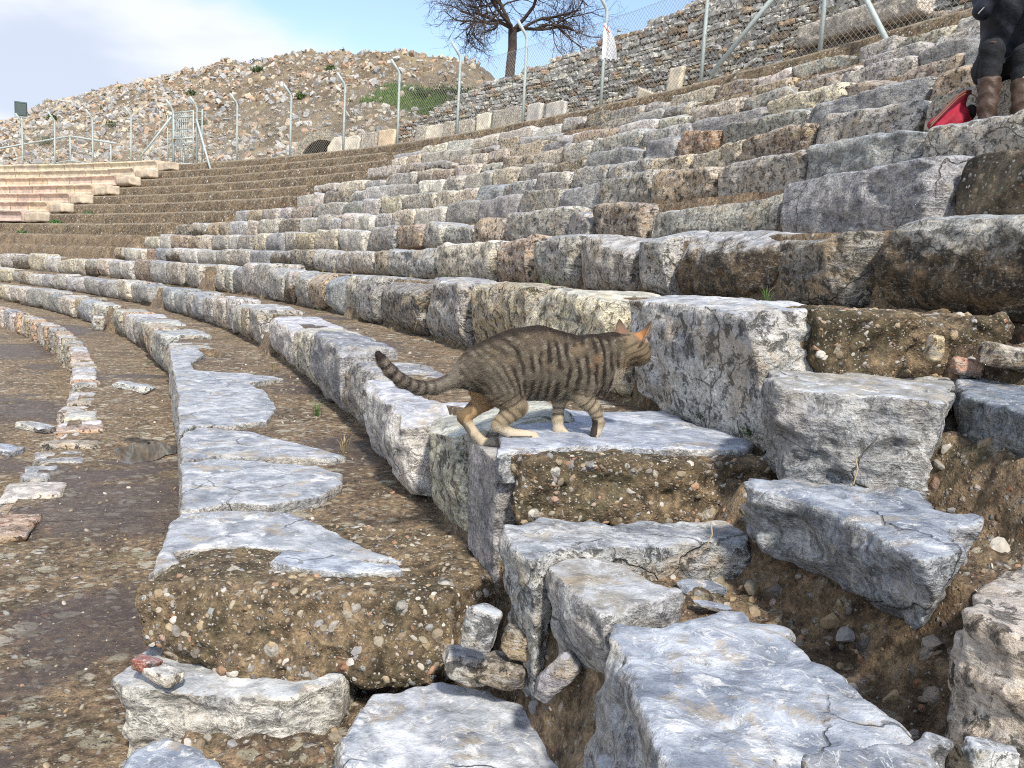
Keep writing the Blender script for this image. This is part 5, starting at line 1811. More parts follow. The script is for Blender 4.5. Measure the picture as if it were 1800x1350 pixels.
NECK = [((.165, 0, .240), .066), ((.215, 0, .262), .052), ((.262, .0, .272), .042)]


def cat_sdf(X, Y, Z):
    f = chain_sd(X, Y, Z, SPINE, 0.02, 1.45)
    f = smin(f, chain_sd(X, Y, Z, NECK, 0.015, 1.15), 0.025)
    f = smin(f, chain_sd(X, Y, Z, TAIL, 0.012), 0.018)
    for leg, k in ((NH, .018), (FH, .018), (NF, .016), (FF, .016)):
        f = smin(f, chain_sd(X, Y, Z, leg, 0.012, 1.0), k)
    f = smin(f, chain_sd(X, Y, Z, NHF, .006), .008)
    f = smin(f, chain_sd(X, Y, Z, FHF, .006), .008)
    # paws with toes
    for c, d, zr in (((-.046, -.049, .012), (1, 0), 0), ((-.140, .044, -.027), (1, 0), 0), ((.082, .040, .010), (1, 0), 0)):
        for l_ in (-.0115, -.004, .004, .0115):
            e = 0.010 if abs(l_) < .006 else 0.006
            f = smin(f, cone_sd(X, Y, Z, (c[0], c[1] + l_, c[2]), (c[0] + e, c[1] + l_, c[2] - .003), .0075, .0068), .003)
    for l_ in (-.008, -.0027, .0027, .008):
        f = smin(f, cone_sd(X, Y, Z, (.148, -.045 + l_, .014), (.150, -.045 + l_ * 1.1, .004), .0062, .0058), .003)
    # shoulder blade and haunch
    f = smin(f, cone_sd(X, Y, Z, (.125, -.030, .285), (.135, -.036, .225), .020, .030), .03)
    # head
    def he(c, rf, rl, ru):
        dx, dy, dz = X - c[0], Y - c[1], Z - c[2]
        a = dx * hf[0] + dy * hf[1] + dz * hf[2]
        b = dx * hl[0] + dy * hl[1] + dz * hl[2]
        g = dx * hu[0] + dy * hu[1] + dz * hu[2]
        rf, rl, ru = rf * HS, rl * HS, ru * HS
        q = np.sqrt((a / rf) ** 2 + (b / rl) ** 2 + (g / ru) ** 2)
        return (q - 1) * min(rf, rl, ru)
    f = smin(f, he(hp(-.001, 0, 0.001), .043, .044, .042), .016)
    f = smin(f, he(hp(.010, -.021, -.014), .025, .024, .025), .010)
    f = smin(f, he(hp(.010, .021, -.014), .025, .024, .025), .010)
    f = smin(f, he(hp(.036, 0, -.006), .018, .012, .014), .010)   # bridge of the nose
    f = smin(f, he(hp(.041, -.009, -.021), .013, .012, .011), .005)
    f = smin(f, he(hp(.041, .009, -.021), .013, .012, .011), .005)
    f = smin(f, he(hp(.034, 0, -.034), .013, .011, .008), .005)   # chin
    f = smin(f, he(hp(.052, 0, -.010), .006, .006, .005), .003)   # nose
    # eye sockets
    for s_ in (-1, 1):
        f = smax(f, -he(hp(.040, .021 * s_, .006), .009, .009, .008), .006)
    # ears: flattened cones, hollow in front
    for s_ in (-1, 1):
        b0 = hp(-.014, .025 * s_, .022)
        tp = hp(-.008, .044 * s_, .076)
        ax = tp - b0
        L = np.linalg.norm(ax)
        ax = ax / L
        nn = hf * 0.8 + hl * 0.6 * s_
        nn = nn - ax * (nn @ ax)
        nn /= np.linalg.norm(nn)
        sd_ = np.cross(ax, nn)
        dx, dy, dz = X - b0[0], Y - b0[1], Z - b0[2]
        h_ = dx * ax[0] + dy * ax[1] + dz * ax[2]
        u_ = dx * nn[0] + dy * nn[1] + dz * nn[2]
        v_ = dx * sd_[0] + dy * sd_[1] + dz * sd_[2]
        tt = np.clip(h_ / L, -0.2, 1.1)
        wdt = 0.0285 * np.clip(1 - tt, 0, 1.2) ** 0.8 + 0.001
        ear = smax(np.abs(v_) - wdt, np.abs(u_ + (v_ ** 2) * 18 - 0.002) - 0.0032, 0.004)
        ear = smax(ear, h_ - L, 0.003)
        ear = smax(ear, -h_ - 0.012, 0.003)
        f = smin(f, ear * 0.8, .006)
    return f


def seg_param(Pn, pts):
    """nearest point along a chain: arc length and distance"""
    best = np.full(len(Pn), 9.0)
    sa = np.zeros(len(Pn))
    acc = 0
    for (p, r), (q, s_) in zip(pts[:-1], pts[1:]):
        p, q = np.array(p), np.array(q)
        ba = q - p
        L = np.linalg.norm(ba)
        t = np.clip(((Pn - p) @ ba) / (L * L + 1e-9), 0, 1)
        d = np.linalg.norm(Pn - p - t[:, None] * ba, axis=1)
        m = d < best
        best[m] = d[m]
        sa[m] = acc + t[m] * L
        acc += L
    return sa, best


def sstep(x, a, b):
    t = np.clip((x - a) / (b - a), 0, 1)
    return t * t * (3 - 2 * t)


def coat(Pn, Nn):
    x, y, z = Pn.T
    n1 = fbm(Pn * 22, 3, 5)
    n2 = fbm(Pn * 60, 3, 6)
    nz = Nn[:, 2]
    base = np.array([.148, .124, .092])
    C = np.tile(base, (len(Pn), 1)) * (1 + 0.25 * n2[:, None])

    def blend(m, col):
        nonlocal C
        m = np.clip(m, 0, 1)[:, None]
        C = C * (1 - m) + np.array(col) * m
    up_ = sstep(z, .17, .31)
    blend(up_ * 0.6, (.105, .078, .050))
    blend(sstep(n1, .1, .5) * 0.4, (.30, .21, .12))
    # belly and flank paler and greyer
    blend((1 - sstep(z, .10, .17)) * (x > -.08) * (x < .12) * 0.6, (.33, .28, .21))
    # stripes of the flank: run from the back downwards, slanting on the haunch
    slant = np.where(x < -.05, (x + .05) * -0.25, 0)
    ph = x + (z - .22) * (0.10 + 0.75 * sstep(-x, .02, .20)) + n1 * 0.013 + fbm(Pn * 9, 2, 15) * 0.016 + slant * 0.2
    st = np.abs(((ph / .0285) % 1.0) - 0.5) * 2
    brk = sstep(fbm(np.stack([x * 14, y * 2, z * 26], 1), 3, 8), -.30, 0.15)
    trunkm = sstep(z, .10, .14) * (x < .235)
    haunch = 1 - 0.45 * sstep(-x, .10, .18)
    blend((1 - sstep(st, .32, .54)) * brk * trunkm * 0.95 * haunch, (.028, .021, .016))
    blend(sstep(fbm(Pn * 95, 2, 31), .05, .35) * trunkm * (st > .5) * 0.5, (.32, .28, .215))
    # spine line
    topz = sstep(nz, .60, .88) * sstep(z, .20, .25) * (x < .23)
    blend(topz * 0.92, (.035, .026, .020))
    # rust shoulder patches
    for c, r in (((.132, -.05, .245), .022), ((.115, -.05, .225), .016)):
        d = np.linalg.norm((Pn - np.array(c)) * np.array([1, .3, 1]), axis=1)
        blend((1 - sstep(d, r * .4, r)) * 0.6, (.27, .165, .09))
    # legs
    for leg, dist_, hi, tan_, far in ((NH + NHF, .055, .135, (.42, .33, .21), False), (FH + FHF, .055, .175, (.50, .33, .17), True), (NF, .034, .15, (.50, .41, .28), False), (FF, .034, .135, (.58, .48, .33), True)):
        sa, d = seg_param(Pn, leg)
        own = d < dist_
        others = [l for l in (NH + NHF, FH + FHF, NF, FF) if l is not leg]
        for l in others:
            _, d2 = seg_param(Pn, l)
            own &= d <= d2 + 1e-6
        lm = own * (1 - sstep(z, hi - .045, hi + .015))
        blend(lm * (0.9 if far else 0.7), tan_)
        bars = np.abs(((sa / .021 + n1 * 0.25) % 1.0) - 0.5) * 2
        if far and leg[0] is FH[0]:
            bm = 0.12
        else:
            bm = 0.75
        blend(own * (1 - sstep(bars, .18, .45)) * (1 - sstep(z, hi - .01, hi + .03)) * sstep(z, .035, .065) * bm, (.075, .055, .038))
        blend(own * (1 - sstep(z, .028, .052)) * 0.9, (.66, .56, .42))
    # dark streaks under the paws and on the lifted wrist
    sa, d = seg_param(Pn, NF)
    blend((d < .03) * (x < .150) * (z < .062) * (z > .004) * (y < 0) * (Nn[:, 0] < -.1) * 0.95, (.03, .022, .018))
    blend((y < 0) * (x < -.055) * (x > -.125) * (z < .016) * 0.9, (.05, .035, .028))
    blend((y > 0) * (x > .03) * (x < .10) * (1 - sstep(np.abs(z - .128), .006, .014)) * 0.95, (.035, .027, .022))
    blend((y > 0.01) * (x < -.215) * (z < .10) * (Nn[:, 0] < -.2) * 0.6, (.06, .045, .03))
    # tail rings
    sa, d = seg_param(Pn, TAIL)
    tl = (x < -.272) & (z > .1)
    blend(tl * 0.5, (.27, .235, .19))
    rg_ = np.abs(((sa / .0265 + 0.1) % 1.0) - 0.5) * 2
    blend(tl * (1 - sstep(rg_, .25, .52)) * sstep(sa, .08, .14) * 0.9, (.042, .032, .027))
    blend(tl * sstep(nz, .5, .9) * 0.7, (.05, .038, .03))
    blend(tl * sstep(sa, sa.max() * 0.925, sa.max() * 0.96), (.035, .022, .018))
    # head
    q = (Pn - HC) / HS
    a, b, g = q @ hf, q @ hl, q @ hu
    hm = sstep(x, .215, .245) * (z > .2)
    blend(hm * 0.55, (.30, .22, .13))
    blend(hm * sstep(a, .02, .045) * 0.6, (.40, .29, .17))
    hs = np.abs(((g * 0.8 - a * 0.5 + b * 0.2) / .017 + n1 * .3) % 1.0 - 0.5) * 2
    blend(hm * (1 - sstep(hs, .15, .40)) * (a < .03) * (a > -.06) * (g < .024) * 0.65, (.06, .045, .03))
    blend(sstep(z, .295, .315) * (x > .10) * (x < .26) * (1 - sstep(np.abs(np.abs(y) - .014), .003, .008)) * 0.7, (.05, .035, .025))
    blend(hm * (1 - sstep(g, -.030, -.020)) * sstep(a, .0, .03) * 0.9, (.66, .62, .54))
    blend(hm * (a > .054) * (np.abs(b) < .008) * (g > -.016) * (g < 0) * 0.9, (.30, .14, .11))
    for s_ in (-1, 1):
        e = np.linalg.norm(np.stack([a - .042, b - .021 * s_, g - .006], 1), axis=1)
        blend((e < .0115) * 0.7, (.05, .035, .025))
        blend((1 - sstep(np.abs(g - .002 + (a - .03) * .3), .0015, .004)) * (a > .0) * (a < .036) * (np.abs(b) > .015) * hm * 0.7, (.06, .04, .03))
        # ears: rusty backs, paler inside; near ear's backlit orange glow painted in
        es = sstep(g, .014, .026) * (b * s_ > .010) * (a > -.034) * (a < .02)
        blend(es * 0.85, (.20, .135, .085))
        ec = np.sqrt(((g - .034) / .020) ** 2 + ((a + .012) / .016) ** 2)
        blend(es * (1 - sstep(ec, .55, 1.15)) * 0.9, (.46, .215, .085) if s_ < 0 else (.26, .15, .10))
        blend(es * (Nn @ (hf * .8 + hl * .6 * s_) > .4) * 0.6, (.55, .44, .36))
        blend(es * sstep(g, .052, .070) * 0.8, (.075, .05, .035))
    blend((1 - sstep(z, .205, .225)) * (x > .20) * (x < .30) * 0.5, (.55, .47, .36))
    return np.clip(C, .02, .8)


h = 0.0026
X, Y, Z = grid_pts((-.56, -.13, -.06), (.38, .13, .37), h)
f = np.full(X.shape, 1.0, np.float32)
# coarse pass finds the cells near the surface, the fine pass is run only there
s4 = 4
fc = cat_sdf(X[::s4, ::s4, ::s4], Y[::s4, ::s4, ::s4], Z[::s4, ::s4, ::s4])
fb = np.repeat(np.repeat(np.repeat(fc, s4, 0), s4, 1), s4, 2)[:X.shape[0], :X.shape[1], :X.shape[2]]
band = np.abs(fb) < 0.030
f = np.where(fb < 0, -1.0, 1.0).astype(np.float32)
xs = X[band]
out = np.empty(len(xs), np.float32)
for i0 in range(0, len(xs), 400000):
    sl = slice(i0, i0 + 400000)
    out[sl] = cat_sdf(xs[sl], Y[band][sl], Z[band][sl])
f[band] = out
V, Fq = surfnet(f, (-.56, -.13, -.06), h)
V = laplace(V, Fq, 2, 0.5)
Nn = normals(V, Fq)
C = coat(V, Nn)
MFURB = attr_mat('tabby_skin', 0.85, 0.2, 300.0, 0.001)
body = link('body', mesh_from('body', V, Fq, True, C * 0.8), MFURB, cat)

# fur as hair curves
rg = np.random.default_rng(12)
NHAIR = 115000
fa = V[Fq]
area = np.linalg.norm(np.cross(fa[:, 2] - fa[:, 0], fa[:, 3] - fa[:, 1]), axis=1)
fi = rg.choice(len(Fq), NHAIR, p=area / area.sum())
uu, vv = rg.random((NHAIR, 1)), rg.random((NHAIR, 1))
q4 = fa[fi]
root = (q4[:, 0] * (1 - uu) + q4[:, 1] * uu) * (1 - vv) + (q4[:, 3] * (1 - uu) + q4[:, 2] * uu) * vv
nr = Nn[Fq[fi]].mean(1)
nr /= np.linalg.norm(nr, axis=1)[:, None]
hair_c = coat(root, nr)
flow = np.tile(np.array([-1.0, 0, -.38]), (NHAIR, 1))
x, y, z = root.T
# legs: hair runs down; tail: along the tail; head: backwards from the nose
lowm = sstep(-z, -.13, -.09)[:, None]
flow = flow * (1 - lowm) + np.array([-.25, 0, -1.0]) * lowm
sa, d = seg_param(root, TAIL)
tl = (x < -.275)
tdir = np.zeros((NHAIR, 3))
for (p, r), (q, s_) in zip(TAIL[:-1], TAIL[1:]):
    p, q = np.array(p), np.array(q)
    m = (x < p[0]) & (x >= q[0] - .02)
    tdir[m] = (q - p) / np.linalg.norm(q - p)
flow[tl] = tdir[tl]
hd_ = (x > .245) & (z > .19)
flow[hd_] = -hf
fl_ = flow - nr * (flow * nr).sum(1)[:, None]
fl_ /= np.linalg.norm(fl_, axis=1)[:, None] + 1e-9
length = np.full(NHAIR, .0095)
length[z < .09] = .006
length[z < .03] = .0035
length[hd_] = .0048
q_ = root - HC
length[(q_ @ hu > .03) & hd_] = .0028
length[(q_ @ hf > .03) & hd_] = .0026
length[tl] = .0095
belly = (nr[:, 2] < -.3) & (z > .09)
length[belly] = .014
length *= rg.uniform(0.6, 1.25, NHAIR)
stand = 0.42 + 0.10 * rg.normal(size=(NHAIR, 1))
dirn = fl_ + nr * stand + rg.normal(size=(NHAIR, 3)) * 0.16
dirn += fbm(root * 55, 2, 77)[:, None] * np.cross(nr, fl_) * 0.5
dirn /= np.linalg.norm(dirn, axis=1)[:, None]
PT = 4
tt = np.linspace(0, 1, PT)
pts = root[:, None, :] - nr[:, None, :] * 0.0006 + dirn[:, None, :] * (tt[None, :, None] * length[:, None, None]) - nr[:, None, :] * (tt[None, :, None] ** 2 * length[:, None, None] * 0.22)
hc = bpy.data.hair_curves.new('fur')
hc.add_curves([PT] * NHAIR)
hc.points.foreach_set('position', pts.reshape(-1).astype(np.float32))
ra = hc.attributes.get('radius') or hc.attributes.new('radius', 'FLOAT', 'POINT')
ra.data.foreach_set('value', np.tile(np.array([1.0, .85, .55, .12]) * 0.00026, NHAIR).astype(np.float32))
ca = hc.attributes.new('Col', 'FLOAT_COLOR', 'POINT')
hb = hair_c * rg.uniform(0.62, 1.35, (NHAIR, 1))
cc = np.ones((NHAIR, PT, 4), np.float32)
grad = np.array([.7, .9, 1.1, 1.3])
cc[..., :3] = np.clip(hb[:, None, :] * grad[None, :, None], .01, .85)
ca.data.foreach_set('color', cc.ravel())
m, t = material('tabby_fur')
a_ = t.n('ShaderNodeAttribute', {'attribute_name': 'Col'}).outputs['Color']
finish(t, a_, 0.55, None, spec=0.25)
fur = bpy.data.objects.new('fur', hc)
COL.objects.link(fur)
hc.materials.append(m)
fur.parent = cat
# eyes, whiskers
MEYE = plain('cat_eye', (0.36, 0.38, 0.10), 0.08, 0, 0.2, 200.0)
MPUP = plain('pupil', (0.01, 0.01, 0.01), 0.05)
for s_ in (-1, 1):
    u_, F_ = ICO1
    mb = MB()
    c = hp(.0345, .0195 * s_, .006)
    mb.add(u_ * .0078 + c, np.c_[F_, F_[:, 2]][:, :3])
    e = mb.build('eye', MEYE, cat, True)
    mb = MB()
    dn = hf * .8 + hl * .55 * s_
    dn /= np.linalg.norm(dn)
    mb.add(u_ * np.array([.0030, .0030, .0052]) + c + dn * .0056, F_)
    mb.build('pupil', MPUP, e, True)
MWH = plain('whisker', (0.8, 0.78, 0.72), 0.4)
for s_ in (-1, 1):
    for k in range(5):
        mb = MB()
        b0 = hp(.047, .014 * s_, -.019 + .003 * (k % 3))
        dd = hf * (0.45 - .12 * k) + hl * s_ + hu * (0.25 - 0.12 * k)
        dd /= np.linalg.norm(dd)
        mb.tube([b0, b0 + dd * .022, b0 + dd * .045 - np.array([0, 0, .006])], [.00028, .00022, .0001], 3)
        mb.build('whisker', MWH, cat)


# ================================================================== PERSON sitting on the upper right rows, and the bag
person = empty('person', (3.05, 5.75, 1.10))
tag(person, 'seated person in black jeans, dark jacket and brown boots at the right edge', 'person')
PO = np.array([3.05, 5.75, 1.10])


def to_l(*p):
    return tuple(np.array(p) - PO)


fdir = np.array([-.50, -.866, 0])
sdir = np.array([.866, -.50, 0])
pel = np.array([3.28, 6.12, 1.62])
kneeR = np.array([3.005, 5.74, 1.625])
kneeL = np.array([3.165, 5.64, 1.575])
footR = np.array([2.985, 5.68, 1.15])
footL = np.array([3.135, 5.56, 1.15])
chest = np.array([3.22, 6.02, 1.98])
neck = np.array([3.19, 5.96, 2.20])
head = np.array([3.16, 5.90, 2.36])
shR, shL = neck - sdir * .17 + np.array([0, 0, -.08]), neck + sdir * .17 + np.array([0, 0, -.08])
elR, elL = np.array([2.97, 5.86, 1.90]), np.array([3.33, 5.66, 1.90])
haR, haL = np.array([3.07, 5.72, 2.08]), np.array([3.15, 5.66, 2.08])


def sdf_mesh(name, fn, lo, hi, h, mat, parent, col=None, it=2):
    X, Y, Z = grid_pts(lo, hi, h)
    f = fn(X, Y, Z).astype(np.float32)
    V, F = surfnet(f, lo, h)
    V = laplace(V, F, it, 0.5) - PO
    return link(name, mesh_from(name, V, F, True, col(V) if col else None), mat, parent)


def ch(*a):
    return [(tuple(p), r) for p, r in a]


def jeans(X, Y, Z):
    f = chain_sd(X, Y, Z, ch((pel - sdir * .02, .145), (pel + sdir * .02, .145)), .03)
    for s_, k_, ft in ((-1, kneeR, footR), (1, kneeL, footL)):
        hip = pel + sdir * .09 * s_ - np.array([0, 0, .02])
        f = smin(f, chain_sd(X, Y, Z, ch((hip, .095), (k_, .070), (k_ + np.array([0, 0, -.12]), .062), (ft + np.array([0, 0, .10]), .050)), .03), .04)
    wv = np.sin(Z * 90 + X * 40) * 0.0022 + np.sin(X * 70 - Z * 30) * 0.002
    return f + wv


def boots(X, Y, Z):
    f = None
    for k_, ft in ((kneeR, footR), (kneeL, footL)):
        top = ft + (k_ - ft) * 0.62
        g = chain_sd(X, Y, Z, ch((top, .072), (ft + np.array([0, 0, .10]), .056), (ft + np.array([0, 0, -.02]), .048)), .02)
        g = smax(g, (Z - top[2]), .006)
        g = smin(g, cone_sd(X, Y, Z, ft + np.array([0, 0, -.012]), ft + fdir * .14 + np.array([0, 0, -.020]), .042, .034), .02)
        f = g if f is None else np.minimum(f, g)
    f = smax(f, 1.100 - Z, .004)
    return f + np.sin(Z * 75 + np.sin(X * 38) * 2.6 + Y * 50) * 0.0036


def jacket(X, Y, Z):
    f = chain_sd(X, Y, Z, ch((pel + np.array([0, 0, .03]), .150), (chest, .150), (neck - np.array([0, 0, .10]), .125)), .05)
    for sh_, el_, ha_ in ((shR, elR, haR), (shL, elL, haL)):
        f = smin(f, chain_sd(X, Y, Z, ch((sh_, .068), (el_, .052), (el_ * .35 + ha_ * .65, .040)), .02), .03)
    f = smin(f, cone_sd(X, Y, Z, neck + np.array([0, 0, -.03]), neck + np.array([0, 0, .02]), .075, .07), .02)
    return f + np.sin(Z * 55 + X * 45 + np.sin(Y * 30)) * 0.004


def skin(X, Y, Z):
    f = chain_sd(X, Y, Z, ch((neck - np.array([0, 0, .12]), .06), (neck, .052), (head - np.array([0, 0, .08]), .05)), .02)
    f = smin(f, cone_sd(X, Y, Z, head + np.array([0, 0, .02]), head + fdir * .02 + np.array([0, 0, -.06]), .092, .062), .03)
    f = smin(f, cone_sd(X, Y, Z, head + fdir * .095 + np.array([0, 0, .0]), head + fdir * .115 + np.array([0, 0, -.03]), .010, .015), .015)
    for s_ in (-1, 1):
        f = smin(f, cone_sd(X, Y, Z, head + sdir * .09 * s_, head + sdir * .092 * s_ + np.array([0, 0, -.04]), .016, .010), .008)
        f = smax(f, -cone_sd(X, Y, Z, head + fdir * .098 + sdir * .032 * s_, head + fdir * .098 + sdir * .036 * s_, .013, .013), .008)
    f = smax(f, -cone_sd(X, Y, Z, head + fdir * .102 - sdir * .018 - np.array([0, 0, .065]), head + fdir * .102 + sdir * .018 - np.array([0, 0, .065]), .003, .003), .004)
    # torso and limbs under the clothes keep the body one surface
    f = smin(f, chain_sd(X, Y, Z, ch((pel, .10), (chest, .11), (neck - np.array([0, 0, .1]), .07)), .03), .03)
    for k_, ft, s_ in ((kneeR, footR, -1), (kneeL, footL, 1)):
        f = smin(f, chain_sd(X, Y, Z, ch((pel + sdir * .09 * s_, .07), (k_, .045), (ft + np.array([0, 0, .05]), .035)), .02), .03)
    for sh_, el_, ha_, s_ in ((shR, elR, haR, 1), (shL, elL, haL, -1)):
        f = smin(f, chain_sd(X, Y, Z, ch((sh_, .045), (el_, .035), (ha_, .024)), .015), .02)
        d = (ha_ - el_) / np.linalg.norm(ha_ - el_)
        pc = ha_ + d * .04
        f = smin(f, cone_sd(X, Y, Z, ha_, pc, .026, .030), .01)
        inn = sdir * s_
        for q, (off, L) in enumerate(((-.027, .055), (-.009, .064), (.009, .060), (.027, .048))):
            b = pc + fdir * off + d * .020
            m_ = b + d * L * .5 + inn * .008
            e = m_ + d * L * .25 + inn * L * .45
            f = smin(f, chain_sd(X, Y, Z, ch((b, .0085), (m_, .008), (e, .007)), .003), .004)
        b = ha_ + fdir * .026 + d * .01
        f = smin(f, chain_sd(X, Y, Z, ch((b, .011), (b + fdir * .02 + inn * .015 + d * .02, .010), (b + fdir * .022 + inn * .03 + d * .045, .008)), .004), .006)
    return f


def hair(X, Y, Z):
    f = cone_sd(X, Y, Z, head + np.array([0, 0, .035]) - fdir * .015, head - fdir * .04 + np.array([0, 0, -.05]), .104, .085)
    f = smin(f, cone_sd(X, Y, Z, head - fdir * .06, neck - fdir * .10 + np.array([0, 0, -.12]), .075, .05), .04)
    cut = head + fdir * .075
    f = smax(f, ((X - cut[0]) * fdir[0] + (Y - cut[1]) * fdir[1]) - np.maximum(0, (Z - head[2] - .05)) * .8 + np.maximum(0, head[2] + .03 - Z) * .6, .01)
    return f + np.sin(X * 260 + Y * 180) * .0015


lo, hi = (2.82, 5.38, 1.09), (3.60, 6.42, 2.52)
MSKIN = plain('skin', (0.50, 0.30, 0.21), 0.5, 0, 0.08)
MJEAN = plain('black_denim', (0.014, 0.015, 0.018), 0.9, 0, 0.4, 60, .004)
sdf_mesh('body', skin, lo, hi, .008, MSKIN, person)
j = sdf_mesh('jeans', jeans, (2.85, 5.48, 1.12), (3.5, 6.32, 1.82), .011, MJEAN, person)
sdf_mesh('jacket', jacket, (2.85, 5.55, 1.45), (3.55, 6.36, 2.32), .012, plain('navy_jacket', (0.012, 0.014, 0.024), 0.6, 0, 0.4, 30, .004), person)
sdf_mesh('boots', boots, (2.86, 5.32, 1.09), (3.36, 5.86, 1.50), .0065, plain('brown_leather', (0.072, 0.045, 0.031), 0.55, 0, 0.35, 22, .008), person)
sdf_mesh('hair', hair, (2.9, 5.7, 2.0), (3.5, 6.3, 2.52), .012, plain('dark_hair', (0.03, 0.02, 0.015), 0.5), person)
# ripped knees show a patch of skin
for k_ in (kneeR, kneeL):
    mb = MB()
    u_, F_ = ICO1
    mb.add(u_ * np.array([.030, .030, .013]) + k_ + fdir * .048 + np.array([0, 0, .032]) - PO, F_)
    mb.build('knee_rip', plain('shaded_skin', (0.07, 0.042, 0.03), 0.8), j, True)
# zip tag, cable and phone
mb = MB()
e0 = elR + fdir * .055 - PO
mb.tube([e0 + np.array([-.02, 0, -.03]), e0 + np.array([.01, -.01, .01]), e0 + np.array([.05, -.01, .05])], .0035, 5)
mb.build('zip', plain('zip_metal', (0.6, 0.6, 0.6), 0.3, 0.8), person)
ph = empty('phone', (3.235, 5.62, 1.715))
tag(ph, 'white phone with a cable lying on the dark lap at the right edge', 'phone')
ph.rotation_euler = (R_(62), R_(18), R_(35))
mb = MB()
V, F, n = round_box(4, 6, 2, np.array([.034, .070, .0045]), .004)
mb.add(V, F)
mb.build('phone_body', plain('white_glass', (0.75, 0.76, 0.78), 0.2), ph, True)
mb = MB()
an = np.linspace(0, 1, 22)
mb.tube(np.stack([-.02 - .075 * np.sin(an * 2.6), -.07 + .26 * an, .01 + .02 * np.sin(an * 5)], 1), .0028, 6)
mb.build('cable', plain('white_cable', (0.7, 0.7, 0.7), 0.5), ph, True)
sc = empty('green_bag', (3.36, 5.66, 1.62))
tag(sc, 'dark green cloth bag on the lap behind the phone', 'bag')


def gb(X, Y, Z):
    return cone_sd(X, Y, Z, (3.33, 5.68, 1.72), (3.44, 5.70, 1.84), .085, .06) + np.sin(X * 60 + Z * 50) * .003


X, Y, Z = grid_pts((3.2, 5.55, 1.60), (3.56, 5.84, 1.95), .012)
V, F = surfnet(gb(X, Y, Z).astype(np.float32), (3.2, 5.55, 1.60), .012)
link('cloth', mesh_from('cloth', V - np.array([3.36, 5.66, 1.62]), F, True), plain('green_cloth', (0.01, 0.09, 0.035), 0.7), sc)

bag = empty('red_bag', (2.84, 5.86, 1.10))
tag(bag, 'crimson shoulder bag with brown strap slumped on the stone seat', 'handbag')
BO = np.array([2.84, 5.86, 1.10])
MRED = plain('crimson_cloth', (0.30, 0.010, 0.028), 0.75, 0, 0.2, 14, .006)
MTAN = plain('brown_strap', (0.15, 0.045, 0.03), 0.5)


def bagf(X, Y, Z):
    # a soft pouch, wide and low at the left, rising to a gathered mouth at the right
    a = cone_sd(X, Y, Z, (2.735, 5.84, 1.155), (2.90, 5.88, 1.19), .050, .080)
    a = smin(a, cone_sd(X, Y, Z, (2.86, 5.88, 1.20), (2.935, 5.90, 1.335), .075, .028, 1.5), .06)
    a = smin(a, cone_sd(X, Y, Z, (2.92, 5.90, 1.33), (2.955, 5.90, 1.385), .026, .014), .02)
    fold = np.sin((X * 70 - Z * 55)) * 0.004 + np.sin(X * 31 + Y * 50 + Z * 18) * 0.004
    return smax(a + fold, 1.100 - Z, .004)


X, Y, Z = grid_pts((2.64, 5.72, 1.08), (3.04, 6.04, 1.43), .006)
V, F = surfnet(bagf(X, Y, Z).astype(np.float32), (2.64, 5.72, 1.08), .006)
V = laplace(V, F, 1)
link('pouch', mesh_from('pouch', V - BO, F, True), MRED, bag)
mb = MB()
c = np.array([(2.955, 5.86, 1.375), (2.90, 5.83, 1.365), (2.84, 5.80, 1.325), (2.77, 5.77, 1.255), (2.70, 5.75, 1.18), (2.65, 5.74, 1.12)])
tq = np.linspace(0, 5, 26)
cc = np.stack([np.interp(tq, range(6), c[:, k]) for k in range(3)], 1)
for off in (0.0, .016):
    mb2 = MB()
    mb2.tube(cc - BO + np.array([0, -.004, off * np.ones(1)[0]]), .0085, 6)
    mb2.build('strap', MTAN, bag, True)
mb = MB()
u_, F_ = ICO1
mb.add(u_ * np.array([.035, .05, .055]) + np.array([2.995, 5.91, 1.265]) - BO, F_)
mb.build('lining', plain('black_lining', (0.012, 0.012, 0.012), 0.8), bag, True)


# ================================================================== weeds and dry stalks on the steps
def tuft(c, n, size, seed, lab):
    rg = np.random.default_rng(seed)
    V, C = [], []
    for i in range(n):
        a = rg.uniform(0, 2 * math.pi)
        rr_ = size * rg.random() ** .6
        b = np.array([math.cos(a) * rr_, math.sin(a) * rr_, 0.004 + rg.random() * size * .5])
        d = np.array([math.cos(a), math.sin(a), rg.uniform(0.2, 1.2)])
        d /= np.linalg.norm(d)
        L = rg.uniform(.006, .016)
        s_ = np.cross(d, [0, 0, 1])
        s_ /= np.linalg.norm(s_)
        V += [b, b + d * L * .5 + s_ * L * .35, b + d * L, b + d * L * .5 - s_ * L * .35]
        C += [np.array([(.07, .16, .03), (.10, .20, .05), (.05, .11, .025)][rg.integers(0, 3)])] * 4
    o = link('weed', mesh_from('weed', np.array(V), np.arange(n * 4).reshape(-1, 4), False, np.array(C)), MLEAF, None, Vector(c))
    tag(o, lab, 'weed')


